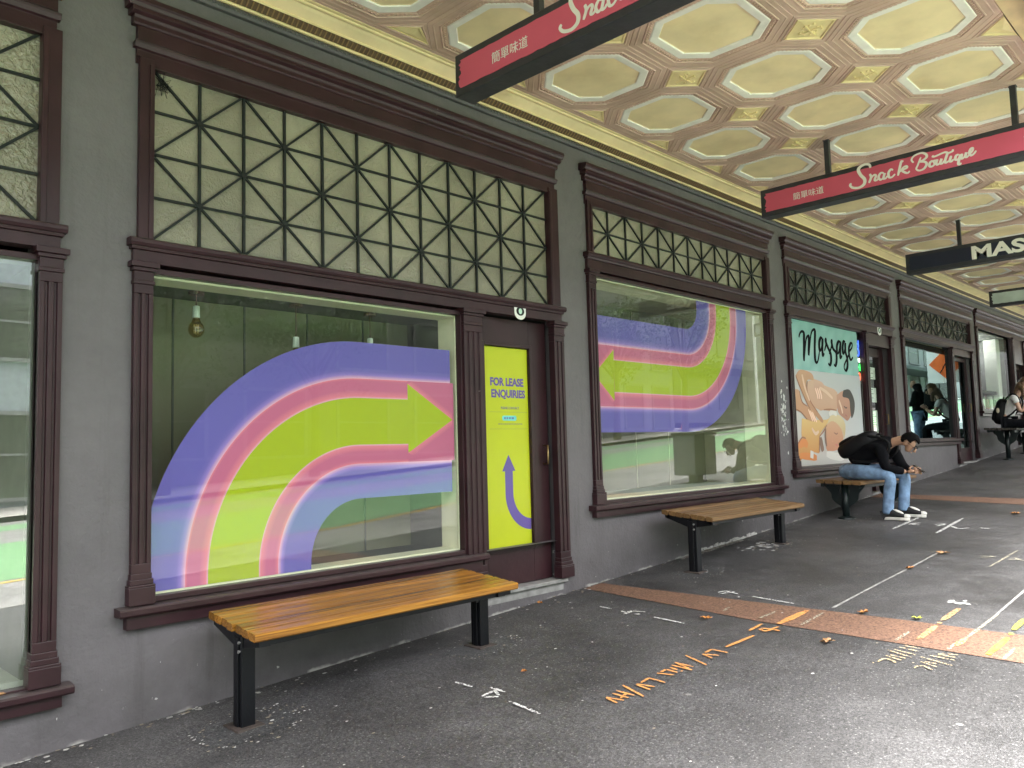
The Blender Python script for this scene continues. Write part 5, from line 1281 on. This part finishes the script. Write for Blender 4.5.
# seated woman at the right edge
wo = thing('person', 'seated person in white tee with long brown hair at the right edge, raising a hand', 'person', (17.6, -.5, 1.6))
wx = 17.62
hc2 = Vector((wx, -.80, 2.43)); f2_, s2_, u2_ = frame((0,-.96,-.28), (0,-.28,.96))
V = {'pel': (wx,-.43,1.70,.125), 'sp': (wx,-.46,1.90,.105), 'ch': (wx,-.55,2.10,.118), 'nb': (wx,-.66,2.255,.056), 'nk': (wx,-.70,2.31,.046),
     'hd1': (*(hc2-f2_*.02+u2_*.032), (.074,.08)), 'hd2': (*(hc2+f2_*.02+u2_*.02), (.068,.075)), 'jw': (*(hc2+f2_*.045-u2_*.062), (.044,.038)), 'cn': (*(hc2+f2_*.064-u2_*.088), .024),
     'shR': (wx-.165,-.62,2.19,.05), 'elR': (wx-.19,-.72,1.90,.040), 'wrR': (wx-.11,-.90,2.04,.026), 'shL': (wx+.165,-.62,2.19,.05), 'elL': (wx+.19,-.74,1.90,.04), 'wrL': (wx+.11,-.92,2.02,.026),
     'hiR': (wx-.09,-.46,1.68,.085), 'knR': (wx-.10,-.93,1.66,.058), 'anR': (wx-.10,-.92,1.16,.036), 'hiL': (wx+.09,-.46,1.68,.085), 'knL': (wx+.10,-.93,1.66,.058), 'anL': (wx+.10,-.90,1.16,.036), 'ftR': (wx-.1,-1.0,1.10,.03), 'ftL': (wx+.1,-.98,1.10,.03)}
hm = hand_mesh((wx-.11,-.90,2.04), (.2,-.6,.7), 0, (.3,.5,.5), (1,0,0)) + hand_mesh((wx+.11,-.92,2.02), (-.2,-.6,.7), 0, (-.3,.5,.5), (-1,0,0))
skin('body', V, E_, 'pel', M_SKIN2, wo, extra=[head_extra(hc2, f2_, s2_, u2_)]+hm); eyes(hc2, f2_, s2_, u2_, wo)
V = {'pel': (wx,-.44,1.72,.140), 'sp': (wx,-.47,1.90,.130), 'ch': (wx,-.55,2.10,.138), 'nb': (wx,-.64,2.23,.07), 'shR': (wx-.16,-.62,2.185,.072), 'eR': (wx-.19,-.665,2.05,.062), 'shL': (wx+.16,-.62,2.185,.072), 'eL': (wx+.19,-.67,2.05,.062)}
skin('tee_shirt', V, [('pel','sp'),('sp','ch'),('ch','nb'),('ch','shR'),('shR','eR'),('ch','shL'),('shL','eL')], 'pel', M_TEE, wo)
V = {'pel': (wx,-.43,1.69,.138), 'hiR': (wx-.09,-.48,1.685,.10), 'knR': (wx-.10,-.94,1.665,.074), 'anR': (wx-.10,-.92,1.17,.05), 'hiL': (wx+.09,-.48,1.685,.10), 'knL': (wx+.10,-.94,1.665,.074), 'anL': (wx+.10,-.90,1.17,.05)}
skin('trousers', V, [('pel','hiR'),('hiR','knR'),('knR','anR'),('pel','hiL'),('hiL','knL'),('knL','anL')], 'pel', M_TROUS, wo)
shoe((wx-.10,-.86,G(wx,-.9)+.001), (0,-1,0), wo, .25, cap=False, sole=M_CANVAS); shoe((wx+.10,-.84,G(wx,-.9)+.001), (0,-1,0), wo, .25, cap=False, sole=M_CANVAS)
hair = hair_cap(hc2, f2_, s2_, u2_, M_HAIR2, wo, 1.06)
V = {'a': (wx,-.72,2.50,(.085,.07)), 'b': (wx,-.655,2.40,(.10,.07)), 'c': (wx,-.62,2.27,(.095,.055)), 'd': (wx,-.60,2.15,(.075,.04)), 'e': (wx,-.60,2.07,(.04,.025)), 'f': (wx-.095,-.76,2.33,(.03,.05)), 'g': (wx-.10,-.76,2.18,(.022,.03)), 'h': (wx+.095,-.76,2.33,(.03,.05)), 'i': (wx+.10,-.76,2.18,(.022,.03))}
skin('long_hair', V, [('a','b'),('b','c'),('c','d'),('d','e'),('b','f'),('f','g'),('b','h'),('h','i')], 'b', M_HAIR2, wo)
pk = backpack('dark backpack with a pale patch worn by the seated woman', (wx,-.355,1.92), Vector((0,.97,.22)).normalized(), Vector((1,0,0)), Vector((0,-.22,.97)).normalized(), (.15,.10,.25), M_PACK, None)
mb = MB(); mb.ball((wx-.148,-.335,1.94), .012, .03, .05, 10, 8); mb.build('patch', mat('pale_patch', (.6,.52,.38)), pk)
for sx in (-.1, .1):
    mb = MB(); mb.tube(catmull([(wx+sx,-.46,2.14),(wx+sx,-.56,2.24),(wx+sx*1.1,-.66,2.20),(wx+sx*1.15,-.70,2.05),(wx+sx*1.2,-.55,1.86),(wx+sx,-.36,1.78)], 6), .016, 8); mb.build('shoulder_strap', M_PACK, pk)

# standing person farther along, seen as a reflection in the dark window
px_, py_ = 19.7, -1.7; gz = G(px_, py_)
sp = thing('person', 'standing person in a dark hooded coat with a backpack, reflected in the dark tinted window', 'person', (px_, py_, gz))
V = {'pel': (px_,py_,gz+.95,.13), 'sp': (px_,py_,gz+1.15,.12), 'ch': (px_,py_,gz+1.32,.14), 'nb': (px_,py_-.03,gz+1.47,.06), 'nk': (px_,py_-.06,gz+1.52,.05), 'hd1': (px_,py_-.08,gz+1.62,(.085,.09)), 'hd2': (px_,py_-.10,gz+1.60,(.075,.08)), 'jw': (px_,py_-.13,gz+1.53,(.05,.045)), 'cn': (px_,py_-.15,gz+1.50,.03),
     'shR': (px_-.18,py_,gz+1.40,.06), 'elR': (px_-.23,py_-.06,gz+1.12,.05), 'wrR': (px_-.10,py_-.25,gz+1.10,.03), 'shL': (px_+.18,py_,gz+1.40,.06), 'elL': (px_+.23,py_-.06,gz+1.12,.05), 'wrL': (px_+.10,py_-.25,gz+1.10,.03),
     'hiR': (px_-.09,py_,gz+.90,.10), 'knR': (px_-.10,py_-.03,gz+.50,.07), 'anR': (px_-.10,py_+.02,gz+.10,.05), 'ftR': (px_-.11,py_-.10,gz+.05,.04), 'hiL': (px_+.09,py_,gz+.90,.10), 'knL': (px_+.10,py_-.03,gz+.50,.07), 'anL': (px_+.10,py_+.02,gz+.10,.05), 'ftL': (px_+.11,py_-.10,gz+.05,.04)}
hm = hand_mesh((px_-.10,py_-.25,gz+1.10), (.3,-1,.2), 0, (.2,.2,1), (1,.1,0)) + hand_mesh((px_+.10,py_-.25,gz+1.10), (-.3,-1,.2), 0, (-.2,.2,1), (-1,.1,0))
skin('body', V, E_, 'pel', M_SKIN2, sp, extra=hm)
V = {'hem': (px_,py_+.01,gz+.72,.17), 'pel': (px_,py_,gz+.92,.165), 'sp': (px_,py_,gz+1.15,.16), 'ch': (px_,py_,gz+1.33,.17), 'nb': (px_,py_,gz+1.46,.11), 'hd': (px_,py_-.045,gz+1.61,.125), 'shR': (px_-.18,py_,gz+1.39,.085), 'elR': (px_-.23,py_-.06,gz+1.12,.07), 'wrR': (px_-.12,py_-.22,gz+1.10,.05), 'shL': (px_+.18,py_,gz+1.39,.085), 'elL': (px_+.23,py_-.06,gz+1.12,.07), 'wrL': (px_+.12,py_-.22,gz+1.10,.05)}
skin('hooded_coat', V, [('hem','pel'),('pel','sp'),('sp','ch'),('ch','nb'),('nb','hd'),('ch','shR'),('shR','elR'),('elR','wrR'),('ch','shL'),('shL','elL'),('elL','wrL')], 'pel', M_KNIT, sp)
V = {'pel': (px_,py_,gz+.92,.14), 'hiR': (px_-.09,py_,gz+.86,.115), 'knR': (px_-.10,py_-.03,gz+.50,.085), 'anR': (px_-.10,py_+.01,gz+.12,.06), 'hiL': (px_+.09,py_,gz+.86,.115), 'knL': (px_+.10,py_-.03,gz+.50,.085), 'anL': (px_+.10,py_+.01,gz+.12,.06)}
skin('jeans', V, [('pel','hiR'),('hiR','knR'),('knR','anR'),('pel','hiL'),('hiL','knL'),('knL','anL')], 'pel', M_DENIM, sp)
for sx in (-.105, .105): shoe((px_+sx,py_+.09,gz+.001), (0,-1,0), sp, .27, cap=False)
pk = backpack('black backpack on the back of the standing hooded person', (px_,py_+.235,gz+1.22), Vector((0,1,0)), Vector((1,0,0)), Vector((0,0,1)), (.16,.10,.25), M_PACK, None)

# ------------------------------------------------------------------ fallen leaves
M_LEAF = [mat('orange_leaf', (.42,.17,.04), rough=.6, var=.3, vscale=40), mat('tan_leaf', (.36,.2,.09), rough=.7, var=.3, vscale=40), mat('lime_leaf', (.48,.52,.05), rough=.6)]
def leaf(x, y, z, s, m, label, rot):
    mb = MB(); r = random.Random(int(x*100))
    P = []
    for k in range(15):
        a = 2*math.pi*k/15; q = s*(1 if k % 3 == 0 else .55)*r.uniform(.8,1.1)
        P.append((x+q*math.cos(a+rot), y+q*.7*math.sin(a+rot), z+.010+.016*r.random()))
    for k in range(15):
        A, B = P[k], P[(k+1) % 15]
        mb.face([(x,y,z+.012), A, B]); mb.face([(x,y,z+.010), (B[0],B[1],B[2]-.002), (A[0],A[1],A[2]-.002)])
    mb.tube([(x,y,z+.011),(x-s*1.1*math.cos(rot),y-s*.8*math.sin(rot),z+.012)], .002, 5)
    tag(mb.build('fallen_leaf', m), label, 'leaf', 'fallen leaves on the paving')
LV = [(5.02,-1.339,.055,0,'orange dry leaf on the asphalt between the white marks and the terracotta band'), (4.958,-2.224,.06,1,'tan leaf on the asphalt just before the terracotta band'),
      (7.335,-1.947,.06,0,'bright orange leaf lying on the pale paving joint'), (8.135,-1.979,.085,1,'curled tan leaf at the far end of the paving joint'), (10.776,-1.995,.09,0,'rusty leaf far along the paving past the man'),
      (5.776,-2.494,.05,2,'lime leaf on the asphalt just past the terracotta band'), (5.733,-2.154,.055,0,'orange leaf at the far edge of the terracotta band'), (3.444,-1.078,.022,0,'tiny orange leaf on the asphalt right of the nearest bench'),
      (4.70,-.06,.03,0,'small orange leaf at the foot of the wall below the lease door')]
for x, y, s, k, lb in LV: leaf(x, y, G(x,y), s, M_LEAF[k], lb, x*3)
leaf(1.02, -.085, .392, .045, M_LEAF[1], 'dry brown leaf on the sill of the leftmost window', .6)

# ------------------------------------------------------------------ far shop display
t = thing('display_rack', 'white metal display rack inside the farthest bright window', 'rack', (19, .5, 1.97))
mb = MB()
for x_ in (18.5, 18.9, 19.5): mb.box(x_-.03, x_+.03, .5, .56, 1.97, 3.55)
for z_ in (2.5, 2.85, 3.3): mb.box(18.35, 19.7, .45, .7, z_, z_+.03)
mb.build('rack_frame', M_WHITE, t)
mb = MB(); mb.box(18.6, 19.3, .44, .48, 2.98, 3.28); mb.build('screen', mat('dark_screen', (.05,.06,.065), rough=.3), t)
t = thing('blue_poster', 'small blue poster with a white ring inside the farthest window', 'poster', (18.3, .3, 2.5))
mb = MB(); mb.box(18.05, 18.55, .30, .31, 2.42, 2.78); mb.build('sheet', mat('blue_print', (.04,.22,.55)), t)
mb = MB()
for a0, a1 in zip(rng(0,6.283,14)[:-1], rng(0,6.283,14)[1:]): mb.bar((18.36+.07*math.cos(a0),.297,2.62+.07*math.sin(a0)), (18.36+.07*math.cos(a1),.297,2.62+.07*math.sin(a1)), .03, .004, (0,1,0))
mb.build('ring', M_WHITE, t)
t = thing('display_counter', 'dark display counter hung with small bags inside the farthest window', 'counter', (19, .4, 1.97))
mb = MB(); mb.box(17.9, 20.2, .25, .75, 2.36, 2.42); mb.box(17.9, 20.2, .55, .75, 1.97, 2.36); mb.build('counter_top', M_DARK, t)
for k in range(7):
    mb = MB(); x_ = 18.0+.3*k; mb.box(x_, x_+.19, .26, .34, 2.03, 2.24); mb.tube([(x_+.05,.30,2.24),(x_+.06,.30,2.32),(x_+.13,.30,2.32),(x_+.14,.30,2.24)], .008, 6)
    mb.build('bag', [mat('wine_bag', (.16,.03,.06)), mat('grey_bag', (.12,.12,.13)), mat('white_bag', (.6,.6,.58))][(k*2+1) % 3 if k != 3 else 2], t)
t = thing('ceiling_lamp', 'lit tube lamp along the ceiling of the farthest shop window', 'lamp', (19, .7, 3.55))
mb = MB(); mb.box(18.0, 20.2, .62, .72, 3.54, 3.57); mb.build('housing', M_WHITE, t)
mb = MB(); mb.tube([(18.02,.67,3.52),(20.18,.67,3.52)], .02, 10); mb.build('tube', mat_emit('lit_tube', (1,.98,.95), 6.0), t)
t = thing('white_column', 'bright white column at the right side of the farthest window', 'column', (20.2, .2, 1.97))
mb = MB(); mb.box(20.02, 20.3, .2, .45, 1.98, 3.59); mb.build('shaft', M_WHITE, t, bevel=.01)
# ------------------------------------------------------------------ the street behind the camera (seen in the shop glass)
def facade(label, x0, x1, y, h, col, nwin, floors, wm, trim, awning=None, rise=3.3):
    g = G((x0+x1)/2, KERB)-.3
    t = thing('street_building', label, 'building', ((x0+x1)/2, y, g), 'buildings across the road')
    mb = MB(); mb.box(x0, x1, y-9, y, g, g+h); mb.box(x0-.1, x1+.1, y-9, y+.25, g+h, g+h+.35)
    mb.build('wall', col, t)
    fw_ = (x1-x0)/nwin
    proto = None
    for f in range(floors):
        for i in range(nwin):
            cx = x0+fw_*(i+.5); zb = g+1.0+f*rise; wd = fw_*.30; ht = 1.9 if f else 2.2
            mb = MB()
            for a, b, c, e in ((cx-wd-.12,cx-wd,zb-.1,zb+ht+.12),(cx+wd,cx+wd+.12,zb-.1,zb+ht+.12)): mb.box(a, b, y-.02, y+.08, c, e)
            mb.box(cx-wd, cx+wd, y-.02, y+.075, zb+ht, zb+ht+.12); mb.box(cx-wd-.2, cx+wd+.2, y-.02, y+.16, zb-.2, zb-.1); mb.box(cx-wd, cx+wd, y-.02, y+.05, zb+ht*.5-.03, zb+ht*.5+.03)
            w_ = mb.build('window', trim, t)
            mb = MB(); mb.box(cx-wd, cx+wd, y+.012, y+.022, zb-.1, zb+ht); mb.build('window_glass', wm, w_)
    if awning:
        mb = MB(); mb.box(x0, x1, y+.01, y+2.6, g+3.0, g+3.25); mb.build('shop_awning', awning, t)
    return t
WG = mat('facade_glass', (.12,.13,.10), rough=.1, spec=.8)
BLUE = mat('blue_grey_weatherboard', (.50,.56,.60), rough=.7); TRB = mat('slate_blue_trim', (.16,.24,.30)); PAL = mat('pale_stucco', (.26,.26,.24), rough=.8, var=.08); TAN_ = mat('tan_brick', (.34,.27,.2), rough=.9); WHI = mat('white_stucco', (.33,.335,.33), rough=.8); GRY = mat('grey_stucco', (.16,.16,.15), rough=.8)
facade('pale blue grey weatherboard house across the road with white sash windows', -9.75, 8.75, -21.2, 9.6, BLUE, 5, 2, WG, WHI, rise=3.9)
facade('tan brick building across the road behind the street trees', 8.95, 24, -21.6, 8.4, GRY, 4, 2, WG, PAL)
facade('white stucco shop across the road with tall windows', 24.2, 40, -21.4, 8.4, WHI, 6, 2, WG, PAL)
facade('grey shop across the road with a dark awning', 40.2, 62, -21.0, 9.0, PAL, 6, 2, WG, GRY, mat('dark_awning', (.06,.07,.07)))
facade('far pale shop across the road with a long awning', 62.2, 92, -21.2, 9.4, WHI, 7, 2, WG, PAL, mat('dark_awning', (.06,.07,.07)))
facade('cream building across the road, far to the left', -40, -9.95, -21.3, 7.5, PAL, 8, 2, WG, M_WHITE)

M_BARK = mat('grey_bark', (.10,.08,.06), rough=.9, bump=.6, bscale=20)
M_FOL = mat('tree_leaves', (.055,.10,.028), rough=.6, var=.45, vscale=1.2)
def tree(x, y, H, R, label, seed):
    g = G(x, KERB)-.02; r = random.Random(seed)
    t = thing('street_tree', label, 'tree', (x, y, g), 'trees across the road')
    mb = MB(); mb.tube([(x,y,g),(x+.05,y,g+1.2),(x,y+.1,g+H*.45),(x+.1,y,g+H*.7)], [.19,.15,.12,.06], 10)
    cl = []
    for k in range(11):
        a = r.random()*6.28; q = R*r.uniform(.3,.85); z = g+H*r.uniform(.42,.95)
        e = (x+q*math.cos(a), y+q*math.sin(a), z); cl.append((e, R*r.uniform(.3,.5)))
        mb.tube([(x,y+.05,g+H*r.uniform(.3,.5)), ((x+e[0])/2,(y+e[1])/2,(g+H*.45+z)/2), e], [.07,.045,.015], 6)
    mb.build('trunk', M_BARK, t)
    mb = MB()
    for c, q in cl:
        for _ in range(260):
            d = Vector((r.gauss(0,1),r.gauss(0,1),r.gauss(0,.8))); d = d.normalized()*q*r.random()**.4; p = Vector(c)+d
            n = Vector((r.gauss(0,1),r.gauss(0,1),r.gauss(0,1))).normalized(); u = n.orthogonal().normalized()*r.uniform(.05,.10); v = n.cross(u)*.7
            mb.face([p-u, p-v*.9, p+u, p+v*.9])
    mb.build('crown', M_FOL, t)
tree(9.5, -18.8, 7.5, 2.6, 'leafy tree across the road in front of the blue grey house', 1); tree(14.5, -18.9, 7.2, 2.5, 'leafy tree across the road in front of the brick building', 2)
tree(31, -18.8, 7.4, 2.4, 'slim leafy tree across the road in front of the white shop', 3); tree(37, -18.8, 7.8, 2.6, 'tall leafy tree across the road in front of the white shop', 4)

# litter bin on the kerb
t = thing('litter_bin', 'grey box litter bin on a short post near the kerb', 'bin', (14.0, -4.1, G(14,-4.1)))
g = G(14, -4.1); mb = MB(); mb.box(13.6, 14.4, -4.4, -3.9, g+.14, g+.92); mb.build('bin_body', mat('bin_grey', (.16,.17,.16), rough=.4), t, bevel=.03)
mb = MB(); mb.box(13.58, 14.42, -4.42, -3.88, g+.925, g+.98); mb.build('lid', M_BLACK, t, bevel=.01); mb = MB(); mb.box(13.9, 14.1, -4.25, -4.05, g, g+.139); mb.build('post', M_BLACK, t)
# road works sign
t = thing('road_works_sign', 'orange diamond road works sign on a white square board by the kerb', 'sign', (28.2, -3.4, G(28.2,-3.4)))
g = G(28.2, -3.4); nf, ns, nu = frame((-.96,.27,0), (0,0,1)); c = Vector((28.2,-3.4,g+2.2))
def plate(r, n, off, m, nm, rot0):
    mb = MB(); mb.prism([c+nf*off+ns*r*math.cos(a+rot0)+nu*r*math.sin(a+rot0) for a in rng(0,6.2832,n)[:-1]], nf*.006); return mb.build(nm, m, t)
plate(.86, 4, 0, M_WHITE, 'board', math.pi/4); plate(.56, 4, .007, mat('sign_orange', (.85,.16,.03), rough=.5), 'diamond', 0)
mb = MB()
o_ = c+nf*.0145
mb.ball(o_+ns*.02+nu*.22, .06, .06, .06, 10, 6)
mb.bar(o_+nu*.16, o_-nu*.06+ns*.05, .09, .006, nf); mb.bar(o_-nu*.05+ns*.05, o_-nu*.30+ns*.14, .06, .006, nf); mb.bar(o_-nu*.05+ns*.05, o_-nu*.30-ns*.05, .06, .006, nf); mb.bar(o_+nu*.12, o_-nu*.12-ns*.16, .035, .006, nf); mb.bar(o_-nu*.1-ns*.13, o_-nu*.3-ns*.26, .03, .006, nf)
mb.build('worker_symbol', M_BLACK, t)
mb = MB(); mb.tube([c-nf*.03-nu*.6, (28.2,-3.4,g)], .03, 10); mb.tube([(28.0,-3.4,g+.02),(28.5,-3.4,g+.02)], .025, 8); mb.tube([(28.25,-3.7,g+.02),(28.25,-3.1,g+.02)], .025, 8); mb.build('stand', M_BLACK, t)
# traffic cones and a street lamp over the road
for x_, y_, lb in ((38, -19.5, 'orange traffic cone on the far footpath'), (46, -14.6, 'orange traffic cone between the green lanes')):
    g = RD(x_, 0)+.004 if y_ > -17.6 else G(x_, KERB)
    t = thing('traffic_cone', lb, 'traffic cone', (x_, y_, g), 'traffic cones')
    mb = MB(); mb.tube([(x_,y_,g+.03),(x_,y_,g+.9)], [.2,.04], 16); mb.build('cone', mat('cone_orange', (.8,.14,.03)), t, smooth=False)
    mb = MB(); mb.box(x_-.25,x_+.25,y_-.25,y_+.25,g,g+.03); mb.build('base', M_BLACK, t); mb = MB(); mb.tube([(x_,y_,g+.5),(x_,y_,g+.68)], [.118,.087], 16); mb.build('band', M_WHITE, t)
g = G(44, KERB); t = thing('street_lamp', 'tall grey street lamp across the road', 'street lamp', (44, -18.2, g))
mb = MB(); mb.tube([(44,-18.2,g),(44,-18.2,g+7.5)], [.1,.06], 12); mb.tube([(44,-18.2,g+7.4),(44,-17.4,g+7.7),(44,-16.6,g+7.75)], [.05,.045,.04], 8); mb.build('pole', M_WHITE, t); mb = MB(); mb.box(43.85,44.15,-16.7,-16.1,g+7.68,g+7.8); mb.build('lamp_head', M_WHITE, t)
